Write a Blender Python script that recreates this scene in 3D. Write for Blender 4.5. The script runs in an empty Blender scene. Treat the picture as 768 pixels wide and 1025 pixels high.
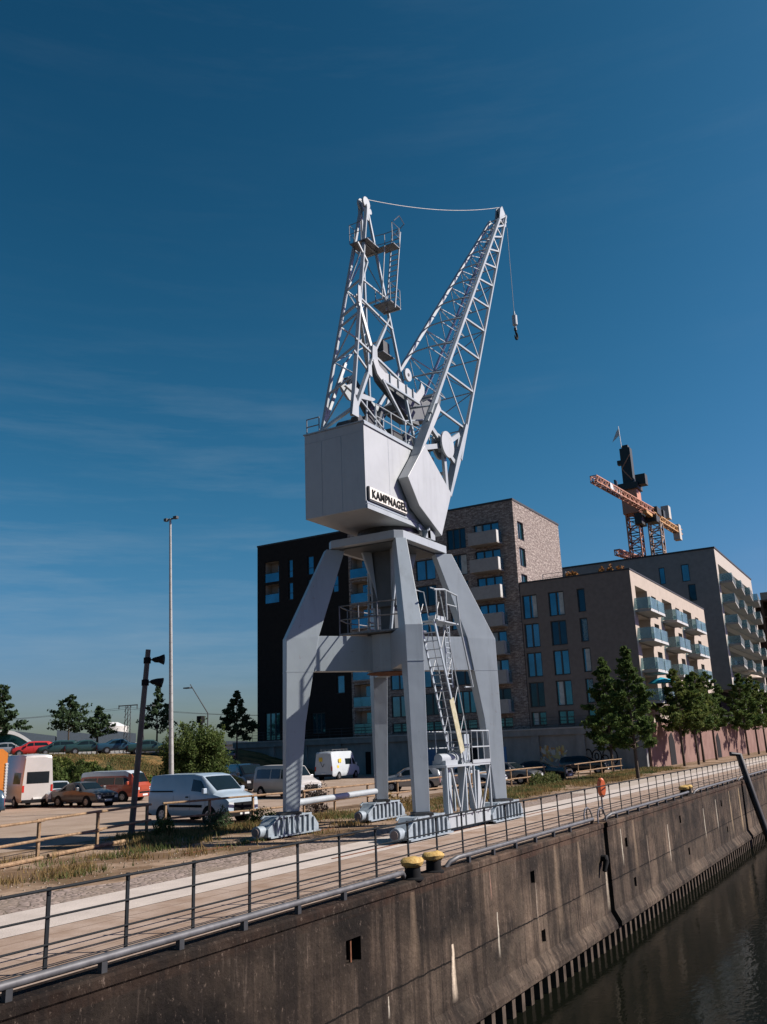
import bpy, math, random
import numpy as np
from mathutils import Vector, Matrix
random.seed(7); RNG=np.random.default_rng(7)
KALB=.78
sc=bpy.context.scene; COL=sc.collection; R=math.radians

STREAKS=[(19.35,-1.55,-2.75,.17,(.8,.66,.5),1.),(21.9,-1.3,-2.35,.07),(16.45,-1.95,-2.35,.05),(30.95,-1.2,-2.75,.2,(.5,.42,.32),.8),(24.6,-.98,-2.0,.05,(.45,.38,.3),.6),(33.1,-.35,-1.6,.08),(39.9,-.8,-2.3,.1),(36.5,-.9,-2.0,.07,(.4,.33,.25),.6),(47.3,-.7,-2.1,.12),(50.5,-.5,-2.0,.12),(54.5,-.3,-2.6,.25,(.45,.34,.22),.7),(57.6,-.3,-2.8,.35,(.45,.33,.2),.7),(28.4,-.3,-2.4,.3,(.3,.22,.15),.55),(26.3,-.2,-2.6,.35,(.26,.19,.13),.5),(17.6,-.2,-1.9,.3,(.22,.16,.11),.5),(34.8,-.2,-2.2,.3,(.3,.22,.15),.55),(21.6,-.3,-1.0,.06,(.35,.2,.15),.8)]
HOLES=[(15.24,-.88,.52,.42),(24.42,-.82,.3,.32),(24.9,-2.4,.3,.32),(33.66,-.87,.3,.32),(34.3,-2.3,.3,.32),(42.3,-.8,.3,.32),(43.3,-2.25,.3,.32),(52.,-.8,.3,.32),(52.8,-2.2,.3,.32)]
# ------------------------------------------------------------------ materials
MATS={}
def mat(name,col,rough=.6,metal=0.,var=.12,scale=3.,bump=0.,bscale=30.,spec=.5,col2=None,stretch=None,detail=6.):
    """procedural paint / stone: base colour broken up by two noises, small bump"""
    if name in MATS: return MATS[name]
    m=bpy.data.materials.new(name); m.use_nodes=True; nt=m.node_tree; N=nt.nodes; L=nt.links
    b=N['Principled BSDF']; b.inputs['Roughness'].default_value=rough; b.inputs['Metallic'].default_value=metal
    b.inputs['Specular IOR Level'].default_value=spec
    geo=N.new('ShaderNodeNewGeometry'); vec=geo.outputs['Position']
    if stretch:
        mp=N.new('ShaderNodeMapping'); mp.inputs['Scale'].default_value=stretch; L.new(vec,mp.inputs['Vector']); vec=mp.outputs['Vector']
    n=N.new('ShaderNodeTexNoise'); n.inputs['Scale'].default_value=scale; n.inputs['Detail'].default_value=detail; n.inputs['Roughness'].default_value=.62
    L.new(vec,n.inputs['Vector'])
    cr=N.new('ShaderNodeValToRGB'); c=np.array(col[:3]); c2=np.array(col2) if col2 is not None else c*(1+var)
    c1=c*(1-var) if col2 is None else c
    cr.color_ramp.elements[0].position=.33; cr.color_ramp.elements[1].position=.68
    cr.color_ramp.elements[0].color=(*c1,1); cr.color_ramp.elements[1].color=(*np.minimum(c2,1),1)
    L.new(n.outputs['Fac'],cr.inputs['Fac']); L.new(cr.outputs['Color'],b.inputs['Base Color'])
    if bump:
        n2=N.new('ShaderNodeTexNoise'); n2.inputs['Scale'].default_value=bscale; n2.inputs['Detail'].default_value=4
        L.new(geo.outputs['Position'],n2.inputs['Vector'])
        bp=N.new('ShaderNodeBump'); bp.inputs['Strength'].default_value=bump; bp.inputs['Distance'].default_value=.03
        L.new(n2.outputs['Fac'],bp.inputs['Height']); L.new(bp.outputs['Normal'],b.inputs['Normal'])
    MATS[name]=m; return m
def mnode(nt,op,a,b=None,c=None,clamp=False):
    n=nt.nodes.new('ShaderNodeMath'); n.operation=op; n.use_clamp=clamp
    for i,v in enumerate((a,b,c)):
        if v is None: continue
        if isinstance(v,(int,float)): n.inputs[i].default_value=v
        else: nt.links.new(v,n.inputs[i])
    return n.outputs[0]
def mixc(nt,f,a,b,mode='MIX'):
    n=nt.nodes.new('ShaderNodeMixRGB'); n.blend_type=mode
    for i,v in zip(('Fac','Color1','Color2'),(f,a,b)):
        if isinstance(v,(int,float)): n.inputs[i].default_value=v
        elif isinstance(v,tuple): n.inputs[i].default_value=(*v,1) if len(v)==3 else v
        else: nt.links.new(v,n.inputs[i])
    return n.outputs[0]
def noise(nt,vec,scale,detail=5,sc3=None,rough=.6):
    if sc3:
        mp=nt.nodes.new('ShaderNodeMapping'); mp.inputs['Scale'].default_value=sc3; nt.links.new(vec,mp.inputs['Vector']); vec=mp.outputs['Vector']
    n=nt.nodes.new('ShaderNodeTexNoise'); n.inputs['Scale'].default_value=scale; n.inputs['Detail'].default_value=detail; n.inputs['Roughness'].default_value=rough
    nt.links.new(vec,n.inputs['Vector']); return n.outputs['Fac']
def ramp(nt,f,p0,p1,c0=(0,0,0),c1=(1,1,1)):
    n=nt.nodes.new('ShaderNodeValToRGB'); e=n.color_ramp.elements
    e[0].position=p0;e[1].position=p1;e[0].color=(*c0,1);e[1].color=(*c1,1)
    nt.links.new(f,n.inputs['Fac']); return n.outputs['Color']
def newmat(name,rough=.8):
    m=bpy.data.materials.new(name); m.use_nodes=True; nt=m.node_tree; b=nt.nodes['Principled BSDF']
    b.inputs['Roughness'].default_value=rough; g=nt.nodes.new('ShaderNodeNewGeometry'); MATS[name]=m
    return m,nt,b,g.outputs['Position']
def bumpto(nt,b,h,s=.4,d=.03):
    bp=nt.nodes.new('ShaderNodeBump'); bp.inputs['Strength'].default_value=s; bp.inputs['Distance'].default_value=d
    nt.links.new(h,bp.inputs['Height']); nt.links.new(bp.outputs['Normal'],b.inputs['Normal'])

CR =mat('crane_grey_paint',(.335,.385,.425),.42,var=.06,scale=.8,stretch=(1,1,.35))
CRL=mat('crane_light_paint',(.37,.405,.43),.42,var=.07,scale=1.1)
CRH=mat('house_white_paint',(.42,.44,.452),.45,var=.05,scale=.9)
def weather(m,rust=.5,grime=.3):
    nt=m.node_tree; b=nt.nodes['Principled BSDF']; src=b.inputs['Base Color'].links[0].from_socket; g=nt.nodes.new('ShaderNodeNewGeometry'); p=g.outputs['Position']
    st=ramp(nt,noise(nt,p,2.2,7,(1,1,.12),.7),.52,.74); c=mixc(nt,mnode(nt,'MULTIPLY',st,grime),src,(.12,.125,.12))
    sp=ramp(nt,noise(nt,p,3.4,9,None,.75),.61,.69); c=mixc(nt,mnode(nt,'MULTIPLY',sp,rust),c,(.2,.11,.07))
    br=nt.nodes.new('ShaderNodeTexNoise'); br.inputs['Scale'].default_value=.9; br.inputs['Detail'].default_value=2; nt.links.new(p,br.inputs['Vector'])
    bp=nt.nodes.new('ShaderNodeBump'); bp.inputs['Strength'].default_value=.35; bp.inputs['Distance'].default_value=.06; nt.links.new(br.outputs['Fac'],bp.inputs['Height']); nt.links.new(bp.outputs['Normal'],b.inputs['Normal'])
    nt.links.new(c,b.inputs['Base Color'])
weather(CR,.55,.35); weather(CRL,.35,.25); weather(CRH,.25,.22)
PIPE=mat('dull_grey_pipe_paint',(.10,.10,.105),.55,metal=.2,var=.3,scale=5)
RUST=mat('rusty_steel',(.16,.07,.04),.9,var=.4,scale=4)
CRB=mat('bogie_paint',(.26,.31,.35),.5,var=.25,scale=5,bump=.1)
DARK=mat('dark_steel',(.03,.033,.035),.5,var=.3,scale=5)
BLK=mat('black_rubber',(.012,.012,.013),.8,var=.2)
RAIL=mat('anthracite_railing_paint',(.016,.019,.022),.7,var=.2)
GALV=mat('galvanised_steel',(.16,.165,.175),.42,metal=.35,var=.25,scale=8)
WOOD=mat('weathered_wood',(.27,.18,.11),.85,var=.35,scale=7,bump=.3)
YEL=mat('worn_yellow_paint',(.36,.22,.07),.8,col2=(.62,.44,.17),scale=14,bump=.3)
WHITE=mat('white_paint',(.66,.66,.65),.45,var=.06)
TYRE=mat('tyre',(.016,.016,.017),.85,var=.2); RIM=mat('wheel_rim',(.35,.35,.36),.35,metal=.7)
GLASS=mat('car_glass',(.008,.014,.017),.08,var=.1,spec=.4)
LAMPG=mat('headlight_glass',(.55,.57,.58),.12,var=.1); REDL=mat('tail_light',(.5,.03,.02),.25); ORL=mat('orange_lens',(.75,.22,.03),.3)
PLATE=mat('number_plate',(.7,.7,.68),.5)
def windowglass(name,col,rough=.05):
    m,nt,b,p=newmat(name,rough)
    n=noise(nt,p,.45,2); c=mixc(nt,n,tuple(x*.45 for x in col),tuple(min(1,x*1.5) for x in col))
    nt.links.new(c,b.inputs['Base Color']); b.inputs['Metallic'].default_value=.75
    bumpto(nt,b,noise(nt,p,1.3,1),.05,.05); return m
WG=windowglass('tinted_window_glass',(.045,.19,.25)); WG2=windowglass('dark_window_glass',(.015,.05,.065)); WG3=windowglass('bright_window_glass',(.07,.2,.25)); WGL=windowglass('pale_balcony_glass',(.36,.5,.56),.15)
CURT=mat('window_curtain',(.5,.52,.5),.9,var=.2,scale=2)
m_=MATS['pale_balcony_glass']; nt=m_.node_tree; nt.nodes.clear(); o_=nt.nodes.new('ShaderNodeOutputMaterial'); tr_=nt.nodes.new('ShaderNodeBsdfTransparent'); tr_.inputs[0].default_value=(.62,.8,.84,1)
gl_=nt.nodes.new('ShaderNodeBsdfPrincipled'); gl_.inputs['Base Color'].default_value=(.26,.38,.42,1); gl_.inputs['Roughness'].default_value=.12; gl_.inputs['Specular IOR Level'].default_value=.8
mx_=nt.nodes.new('ShaderNodeMixShader'); g_=nt.nodes.new('ShaderNodeNewGeometry'); nt.links.new(mnode(nt,'ADD',.22,mnode(nt,'MULTIPLY',noise(nt,g_.outputs['Position'],.9,2),.4)),mx_.inputs[0]); nt.links.new(tr_.outputs[0],mx_.inputs[1]); nt.links.new(gl_.outputs[0],mx_.inputs[2]); nt.links.new(mx_.outputs[0],o_.inputs[0])
FRAME=mat('dark_window_frame',(.02,.024,.026),.45)

# ------------------------------------------------------------------ mesh builder
class MB:
    def __init__(s): s.v=[];s.f=[];s.m=[];s.ms=[]
    def _mi(s,m):
        if m not in s.ms: s.ms.append(m)
        return s.ms.index(m)
    def add(s,vs,fs,m):
        o=len(s.v); s.v+= [tuple(v) for v in vs]; k=s._mi(m)
        s.f+=[tuple(i+o for i in f) for f in fs]; s.m+=[k]*len(fs); return s
    def box(s,a,b,m):
        x0,y0,z0=[min(p,q) for p,q in zip(a,b)]; x1,y1,z1=[max(p,q) for p,q in zip(a,b)]
        return s.add([(x0,y0,z0),(x1,y0,z0),(x1,y1,z0),(x0,y1,z0),(x0,y0,z1),(x1,y0,z1),(x1,y1,z1),(x0,y1,z1)],
          [(3,2,1,0),(4,5,6,7),(0,1,5,4),(1,2,6,5),(2,3,7,6),(3,0,4,7)],m)
    def bar(s,p,q,w,m,h=None,up=(0,0,1)):
        p=Vector(p);q=Vector(q);h=h or w;d=(q-p)
        if d.length<1e-6: return s
        d.normalize();u=Vector(up)
        if abs(d.dot(u))>.97: u=Vector((1,0,0))
        a=d.cross(u).normalized()*w/2; b=a.cross(d).normalized()*h/2
        return s.add([p-a-b,p+a-b,p+a+b,p-a+b,q-a-b,q+a-b,q+a+b,q-a+b],[(3,2,1,0),(4,5,6,7),(0,1,5,4),(1,2,6,5),(2,3,7,6),(3,0,4,7)],m)
    def tube(s,pts,r,m,n=8,caps=True):
        pts=[Vector(p) for p in pts]; rs=r if isinstance(r,(list,tuple)) else [r]*len(pts); vs=[];fs=[]
        prev=None
        for i,p in enumerate(pts):
            d=(pts[min(i+1,len(pts)-1)]-pts[max(i-1,0)]).normalized()
            if prev is None:
                u=Vector((0,0,1)) if abs(d.z)<.9 else Vector((1,0,0)); a=d.cross(u).normalized()
            else: a=(prev-d*prev.dot(d)).normalized()
            prev=a; b=d.cross(a)
            for k in range(n):
                t=2*math.pi*k/n; vs.append(p+(a*math.cos(t)+b*math.sin(t))*rs[i])
        for i in range(len(pts)-1):
            for k in range(n): fs.append((i*n+k,i*n+(k+1)%n,(i+1)*n+(k+1)%n,(i+1)*n+k))
        if caps: fs+= [tuple(range(n-1,-1,-1)),tuple(range((len(pts)-1)*n,len(pts)*n))]
        return s.add(vs,fs,m)
    def prism(s,poly,axis,a,b,m):
        """poly: 2-D outline; axis 'x','y','z' extruded a..b"""
        def P(u,v,w): return {'x':(w,u,v),'y':(u,w,v),'z':(u,v,w)}[axis]
        n=len(poly); vs=[P(u,v,a) for u,v in poly]+[P(u,v,b) for u,v in poly]
        return s.add(vs,[tuple(range(n-1,-1,-1)),tuple(range(n,2*n))]+[(i,(i+1)%n,n+(i+1)%n,n+i) for i in range(n)],m)
    def cyl(s,c,r,h,m,axis='z',n=20,r2=None):
        r2=r if r2 is None else r2; d={'x':Vector((1,0,0)),'y':Vector((0,1,0)),'z':Vector((0,0,1))}[axis]
        c=Vector(c); return s.tube([c,c+d*h],[r,r2],m,n)
    def build(s,name,parent=None,smooth=False,bevel=0,fixn=True):
        me=bpy.data.meshes.new(name); me.from_pydata(s.v,[],s.f)
        for m in s.ms: me.materials.append(m)
        me.polygons.foreach_set('material_index',s.m)
        if fixn:
            import bmesh
            b=bmesh.new(); b.from_mesh(me); bmesh.ops.recalc_face_normals(b,faces=b.faces); b.to_mesh(me); b.free()
        if smooth:
            me.shade_smooth(); me.set_sharp_from_angle(angle=R(38))
        me.update(); o=bpy.data.objects.new(name,me); COL.objects.link(o)
        if parent is not None:
            o.parent=parent; o.matrix_parent_inverse=PM[parent.name].inverted() if parent.name in PM else Matrix()
        if bevel:
            md=o.modifiers.new('bevel','BEVEL'); md.width=bevel; md.segments=2; md.limit_method='ANGLE'
        return o
PM={}
def tag(o,label,cat,group=None,kind=None):
    o['label']=label; o['category']=cat
    if group: o['group']=group
    if kind: o['kind']=kind
    return o
def thing(name,label,cat,loc=(0,0,0),group=None):
    o=bpy.data.objects.new(name,None); o.empty_display_size=.5; COL.objects.link(o); o.location=loc
    PM[o.name]=Matrix.Translation(Vector(loc)); return tag(o,label,cat,group)
def struct(o): o['kind']='structure'; return o
def copy_tree(root):
    c=root.copy(); COL.objects.link(c); PM[c.name]=Matrix()
    for ch in root.children:
        d=ch.copy(); COL.objects.link(d); d.parent=c
        for g in ch.children:
            e=g.copy(); COL.objects.link(e); e.parent=d
    return c

# ------------------------------------------------------------------ camera, light, sky
cam=bpy.data.cameras.new('camera'); co=bpy.data.objects.new('camera',cam); COL.objects.link(co); sc.camera=co
cam.sensor_fit='VERTICAL'; cam.sensor_height=36; cam.lens=36*878.06/1025; cam.clip_start=.1; cam.clip_end=6000
p,r,a=R(15.01),R(2.23),R(30.16)
hd=Vector((math.cos(a),math.sin(a),0)); rt0=Vector((math.sin(a),-math.cos(a),0)); zz=Vector((0,0,1))
fwd=hd*math.cos(p)+zz*math.sin(p); up0=-hd*math.sin(p)+zz*math.cos(p)
rt=rt0*math.cos(r)-up0*math.sin(r); up=rt0*math.sin(r)+up0*math.cos(r)
M=Matrix((rt,up,-fwd)).transposed().to_4x4(); M.translation=Vector((0,-9.88,2.8)); co.matrix_world=M

SUN_AZ=-61.; SUN_EL=37.   # azimuth from +X
sd=Vector((math.cos(R(SUN_AZ))*math.cos(R(SUN_EL)),math.sin(R(SUN_AZ))*math.cos(R(SUN_EL)),math.sin(R(SUN_EL))))
sl=bpy.data.lights.new('sun','SUN'); sl.energy=5.0; sl.angle=R(.53); sl.color=(1,.93,.84)
so=bpy.data.objects.new('sun',sl); COL.objects.link(so); so.rotation_euler=sd.to_track_quat('Z','Y').to_euler()
w=bpy.data.worlds.new('World'); sc.world=w; w.use_nodes=True; nt=w.node_tree; nt.nodes.clear()
out=nt.nodes.new('ShaderNodeOutputWorld'); bg=nt.nodes.new('ShaderNodeBackground'); sky=nt.nodes.new('ShaderNodeTexSky')
sky.sky_type='NISHITA'; sky.sun_disc=False; sky.sun_elevation=R(SUN_EL); sky.sun_rotation=R(90-SUN_AZ); sky.altitude=0; sky.air_density=1.0; sky.dust_density=1.15; sky.ozone_density=2.2
tc=nt.nodes.new('ShaderNodeTexCoord'); d=tc.outputs['Generated']
hs=nt.nodes.new('ShaderNodeHueSaturation'); hs.inputs['Hue'].default_value=.478; hs.inputs['Saturation'].default_value=1.12; nt.links.new(sky.outputs[0],hs.inputs['Color'])
base=mixc(nt,1.,hs.outputs[0],(.62,.92,.95),'MULTIPLY')
sr=nt.nodes.new('ShaderNodeSeparateColor'); nt.links.new(base,sr.inputs[0]); cc_=nt.nodes.new('ShaderNodeCombineColor')
for k_,(g_,f_,q_) in enumerate(((1.85,.50,.075),(1.72,.45,.165),(1.46,.44,.0))):
    x_=mnode(nt,'MULTIPLY',mnode(nt,'POWER',sr.outputs[k_],g_),f_)
    nt.links.new(mnode(nt,'DIVIDE',x_,mnode(nt,'ADD',1.,mnode(nt,'MULTIPLY',x_,q_))),cc_.inputs[k_])
base=cc_.outputs[0]
c1=ramp(nt,noise(nt,d,2.6,8,(1.,1.3,11.),.66),.46,.74); c2=ramp(nt,noise(nt,d,1.5,4,(1.,1.3,3.)),.40,.62)
cl=mixc(nt,1.,c1,c2,'MULTIPLY'); sz_=nt.nodes.new('ShaderNodeSeparateXYZ'); nt.links.new(d,sz_.inputs[0]); clf=mnode(nt,'MULTIPLY',mixc(nt,1.,cl,ramp(nt,sz_.outputs[2],.08,.45,(1,1,1),(.1,.1,.1)),'MULTIPLY'),.42)
fin=mixc(nt,clf,base,(3.2,4.1,4.9))
nt.links.new(fin,bg.inputs['Color']); bg.inputs['Strength'].default_value=.056; nt.links.new(bg.outputs[0],out.inputs['Surface'])
sc.view_settings.view_transform='Standard'; sc.view_settings.look='None'; sc.view_settings.exposure=.83; sc.view_settings.gamma=1
try: sc.view_settings.use_curve_mapping=False
except Exception: pass

# ------------------------------------------------------------------ ground & water
def sst(x): x=max(0.,min(1.,x)); return x*x*(3-2*x)
EA=R(46)
def terrain(x,y):
    d=x*math.cos(EA)+(y+9.9)*math.sin(EA)
    k=sst((y-46-.25*max(0,86-x)*0)/16.)
    return 3.25*sst((d-77)/15.)*k
# ground sheet (land side), a graded grid reaching the horizon
xs=sorted(set([-60,-30,0]+list(range(4,150,3))+[160,180,220,300,500,900,1600,3000])); ys=[0.02,4,7,10,13,16,20,25,30,35,40,44]+list(range(46,140,3))+[150,180,240,400,900,2000,3500]
gm,nt,b,p=newmat('dusty_ground',.95)
n1=noise(nt,p,.35,8); n2=noise(nt,p,2.2,6)
c=mixc(nt,ramp(nt,n1,.44,.56),(.15,.095,.055),(.33,.235,.165)); c=mixc(nt,ramp(nt,n2,.45,.75),c,(.15,.10,.06))
g2=mixc(nt,ramp(nt,noise(nt,p,.9,7),.58,.72),c,(.12,.11,.05))
sx=nt.nodes.new('ShaderNodeSeparateXYZ'); nt.links.new(p,sx.inputs[0])
veg=mnode(nt,'MULTIPLY',mnode(nt,'SMOOTH_MIN' if False else 'GREATER_THAN',sx.outputs[2],.15),1.)
c=mixc(nt,veg,g2,mixc(nt,ramp(nt,noise(nt,p,.35,8,None,.75),.44,.56),(.25,.15,.06),(.045,.05,.02)))
nt.links.new(c,b.inputs['Base Color']); bumpto(nt,b,noise(nt,p,6,6),.6,.05)
m=MB(); vs=[(x,y,terrain(x,y)) for x in xs for y in ys]; ny=len(ys)
m.add(vs,[(i*ny+j,(i+1)*ny+j,(i+1)*ny+j+1,i*ny+j+1) for i in range(len(xs)-1) for j in range(ny-1)],gm)
struct(m.build('ground',smooth=True))
# car park surface
pm=mat('car_park_gravel',(.27,.2,.15),.95,col2=(.36,.28,.22),scale=.5,bump=.4,bscale=9)
m=MB(); m.add([(-10,16,.004),(85.2,16.0,.004),(85.2,47,.004),(56,47,.004),(30,62,.004),(-10,62,.004)],[(0,1,2,3,4,5)],pm); struct(m.build('car_park_surface'))
# water
wm,nt,b,p=newmat('canal_water',.09)
b.inputs['Base Color'].default_value=(.005,.006,.004,1); b.inputs['IOR'].default_value=1.2; b.inputs['Specular IOR Level'].default_value=.14
n=mixc(nt,.35,noise(nt,p,.8,3,(1,1.5,1)),noise(nt,p,3.4,2,(1,1.6,1))); bumpto(nt,b,n,.13,.12)
m=MB(); m.add([(-400,-1500,-3.78),(3000,-1500,-3.78),(3000,.6,-3.78),(-400,.6,-3.78)],[(0,1,2,3)],wm); struct(m.build('water'))
# paving bands
def band(name,y0,y1,z,mm,x0=-20,x1=200):
    m=MB(); m.add([(x0,y0,z),(x1,y0,z),(x1,y1,z),(x0,y1,z)],[(0,1,2,3)],mm); return struct(m.build(name))
pv,nt,b,p=newmat('promenade_concrete',.9)
br=nt.nodes.new('ShaderNodeTexBrick'); br.offset=0; br.inputs['Scale'].default_value=1; br.inputs['Brick Width'].default_value=3.1; br.inputs['Row Height'].default_value=1.55; br.inputs['Mortar Size'].default_value=.012
br.inputs['Color1'].default_value=(.35,.27,.215,1); br.inputs['Color2'].default_value=(.40,.31,.25,1); br.inputs['Mortar'].default_value=(.1,.075,.06,1); nt.links.new(p,br.inputs['Vector'])
c=mixc(nt,ramp(nt,noise(nt,p,1.1,7),.4,.72),br.outputs['Color'],(.24,.16,.11)); nt.links.new(c,b.inputs['Base Color']); bumpto(nt,b,noise(nt,p,14,5),.3,.02)
band('promenade_paving',.5,3.62,.004,pv)
band('pale_concrete_strip',3.62,5.6,.010,mat('pale_concrete',(.44,.385,.34),.9,col2=(.55,.485,.43),scale=1.3,bump=.25))
cb,nt,b,p=newmat('cobblestones',.9)
vo=nt.nodes.new('ShaderNodeTexVoronoi'); vo.inputs['Scale'].default_value=5.5; nt.links.new(p,vo.inputs['Vector'])
ve=nt.nodes.new('ShaderNodeTexVoronoi'); ve.feature='DISTANCE_TO_EDGE'; ve.inputs['Scale'].default_value=5.5; nt.links.new(p,ve.inputs['Vector'])
cc=mixc(nt,ramp(nt,ve.outputs['Distance'],.02,.08),(.1,.08,.06),mixc(nt,vo.outputs['Color'],(.24,.19,.165),(.38,.3,.26)))
cc=mixc(nt,ramp(nt,noise(nt,p,.8,6),.45,.7),cc,(.24,.19,.145))
nt.links.new(cc,b.inputs['Base Color']); bumpto(nt,b,ve.outputs['Distance'],.7,.06)
m=MB(); 
pts=[(x,7.25+.35*math.sin(x*.7)+.25*math.sin(x*1.9)) for x in np.linspace(-20,48,60)]
m.add([(x,5.55,.007) for x,y in pts]+[(x,y,.007) for x,y in pts],[(i,i+1,61+i,60+i) for i in range(59)],cb); struct(m.build('cobbled_strip'))
# path right of the crane, up to the pink wall
band('gravel_path',5.55,7.6,.0075,mat('gravel_path_mat',(.36,.31,.26),.95,col2=(.44,.38,.32),scale=.8,bump=.3),48,200)
# crane rail in the pale strip
for yy,nm in ((4.008,'crane_rail'),(9.224,'crane_rail')):
    m=MB()
    m.box((20.5,yy-.035,.004),(37.5,yy+.035,.024),RUST)
    struct(m.build(nm))
# ------------------------------------------------------------------ quay wall
qm,nt,b,p=newmat('stained_quay_concrete',.9)
sx=nt.nodes.new('ShaderNodeSeparateXYZ'); nt.links.new(p,sx.inputs[0]); X,Z=sx.outputs[0],sx.outputs[2]
s1=noise(nt,p,1.,8,(1.5,1,.22)); s2=noise(nt,p,1.,9,(6.5,1,.4),.72); s3=noise(nt,p,.55,5); s4=noise(nt,p,7,6)
c=mixc(nt,ramp(nt,s1,.34,.64),(.012,.009,.0075),(.085,.058,.042)); c=mixc(nt,ramp(nt,s2,.5,.66),c,(.17,.12,.088)); c=mixc(nt,ramp(nt,s3,.42,.6),c,(.013,.0105,.009)); c=mixc(nt,ramp(nt,noise(nt,p,1.,7,(9,1,.9)),.6,.72),c,(.22,.165,.13))
c=mixc(nt,mnode(nt,'MULTIPLY',s4,.35),c,(.03,.025,.022))
low=mnode(nt,'MULTIPLY',mnode(nt,'LESS_THAN',Z,-1.95),ramp(nt,noise(nt,p,2.5,7),.35,.65)); c=mixc(nt,mnode(nt,'MULTIPLY',low,.55),c,(.085,.066,.05))
cap=mnode(nt,'MULTIPLY',mnode(nt,'GREATER_THAN',Z,-.3),ramp(nt,noise(nt,p,1.,7,(.6,1,3)),.4,.6)); c=mixc(nt,mnode(nt,'MULTIPLY',cap,.7),c,(.06,.03,.02)); mp_=nt.nodes.new('ShaderNodeVectorMath'); mp_.operation='ADD'; nt.links.new(p,mp_.inputs[0]); mp_.inputs[1].default_value=(13.7,4.,2.2)
c=mixc(nt,ramp(nt,noise(nt,mp_.outputs[0],.33,5,(1,1,1.6)),.46,.66),mixc(nt,.4,c,(.016,.013,.011)),mixc(nt,.22,c,(.22,.16,.115)))
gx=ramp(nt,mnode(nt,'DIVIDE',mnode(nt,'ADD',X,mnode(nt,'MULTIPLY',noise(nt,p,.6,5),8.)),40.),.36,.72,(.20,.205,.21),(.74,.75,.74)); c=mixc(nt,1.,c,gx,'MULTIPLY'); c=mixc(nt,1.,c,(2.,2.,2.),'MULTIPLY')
vb=noise(nt,p,1.,6,(1.7,1,.07),.7); c=mixc(nt,mnode(nt,'MULTIPLY',ramp(nt,vb,.50,.57),.65),c,(.014,.011,.0095)); pt=noise(nt,p,22.,6,None,.75); c=mixc(nt,mnode(nt,'MULTIPLY',ramp(nt,pt,.52,.66),.55),c,(.012,.01,.008)); c=mixc(nt,mnode(nt,'MULTIPLY',ramp(nt,noise(nt,p,13.,7,(1,1,.6),.75),.58,.68),.6),c,(.21,.16,.125))
# cast-joint between the two pours
jl=mnode(nt,'ADD',Z,mnode(nt,'MULTIPLY',noise(nt,p,5,5),.09)); jj=mnode(nt,'LESS_THAN',mnode(nt,'ABSOLUTE',mnode(nt,'ADD',jl,1.83)),.018)
c=mixc(nt,jj,c,(.008,.007,.006))
# lime streaks
def streak(c,x0,z0,z1,w,col=(.62,.56,.45),st=.95):
    lean=mnode(nt,'MULTIPLY',mnode(nt,'SUBTRACT',noise(nt,p,1.6,4),.5),.14)
    dx=mnode(nt,'ABSOLUTE',mnode(nt,'SUBTRACT',mnode(nt,'ADD',X,lean),x0))
    t=mnode(nt,'DIVIDE',mnode(nt,'SUBTRACT',z0,Z),z0-z1)              # 0 at top, 1 at bottom
    a_=mnode(nt,'SUBTRACT',1.,mnode(nt,'DIVIDE',dx,mnode(nt,'ADD',w*.35,mnode(nt,'MULTIPLY',t,w*.65))),clamp=True)
    a_=mnode(nt,'MULTIPLY',mnode(nt,'POWER',a_,.6),mnode(nt,'MULTIPLY',mnode(nt,'GREATER_THAN',t,0.),mnode(nt,'SUBTRACT',1.,mnode(nt,'POWER',mnode(nt,'MAXIMUM',t,0.),4.),clamp=True)))
    a_=mnode(nt,'MULTIPLY',a_,mnode(nt,'ADD',.35,mnode(nt,'MULTIPLY',noise(nt,p,9,4,(1,1,.5)),1.1)),clamp=True)
    return mixc(nt,mnode(nt,'MULTIPLY',a_,st),c,col)
for q in STREAKS: c=streak(c,*q)
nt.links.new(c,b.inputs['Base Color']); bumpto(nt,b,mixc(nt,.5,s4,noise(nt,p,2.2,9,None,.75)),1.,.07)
qroot=thing('quay_wall','tall stained concrete quay wall with white lime streaks along the canal','quay wall',(31,0,-3.78))
holes=HOLES
def wall_face(x0,x1,name):
    hs=[h for h in holes if x0<h[0]<x1]
    us=sorted(set([x0,x1]+[h[0]-h[2]/2 for h in hs]+[h[0]+h[2]/2 for h in hs])); zs=sorted(set([-3.2,-.158]+[h[1]-h[3]/2 for h in hs]+[h[1]+h[3]/2 for h in hs]))
    m=MB()
    for i in range(len(us)-1):
        for j in range(len(zs)-1):
            uc=(us[i]+us[i+1])/2; zc=(zs[j]+zs[j+1])/2
            if any(abs(uc-h[0])<h[2]/2 and abs(zc-h[1])<h[3]/2 for h in hs): continue
            m.add([(us[i],0,zs[j]),(us[i+1],0,zs[j]),(us[i+1],0,zs[j+1]),(us[i],0,zs[j+1])],[(0,1,2,3)],qm)
    for (hx,hz,hw,hh) in hs:
        a0,a1,b0,b1=hx-hw/2,hx+hw/2,hz-hh/2,hz+hh/2
        V=[(a0,0,b0),(a1,0,b0),(a1,0,b1),(a0,0,b1)]+[(a0,.4,b0),(a1,.4,b0),(a1,.4,b1),(a0,.4,b1)]
        m.add(V,[(0,1,5,4),(1,2,6,5),(2,3,7,6),(3,0,4,7)],qm); m.add(V[4:],[(0,1,2,3)],BLK)
        if hw>.3: m.box((hx-.02,.06,b0),(hx+.02,.1,b1),RUST)
    # ends and top
    m.add([(x0,0,-3.2),(x0,1.2,-3.2),(x0,1.2,-.158),(x0,0,-.158)],[(0,1,2,3)],qm); m.add([(x1,0,-3.2),(x1,1.2,-3.2),(x1,1.2,-.158),(x1,0,-.158)],[(3,2,1,0)],qm)
    return m.build(name,qroot,fixn=False)
JX=[(-15,31.1),(31.55,58.9),(59.3,110)]
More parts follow.
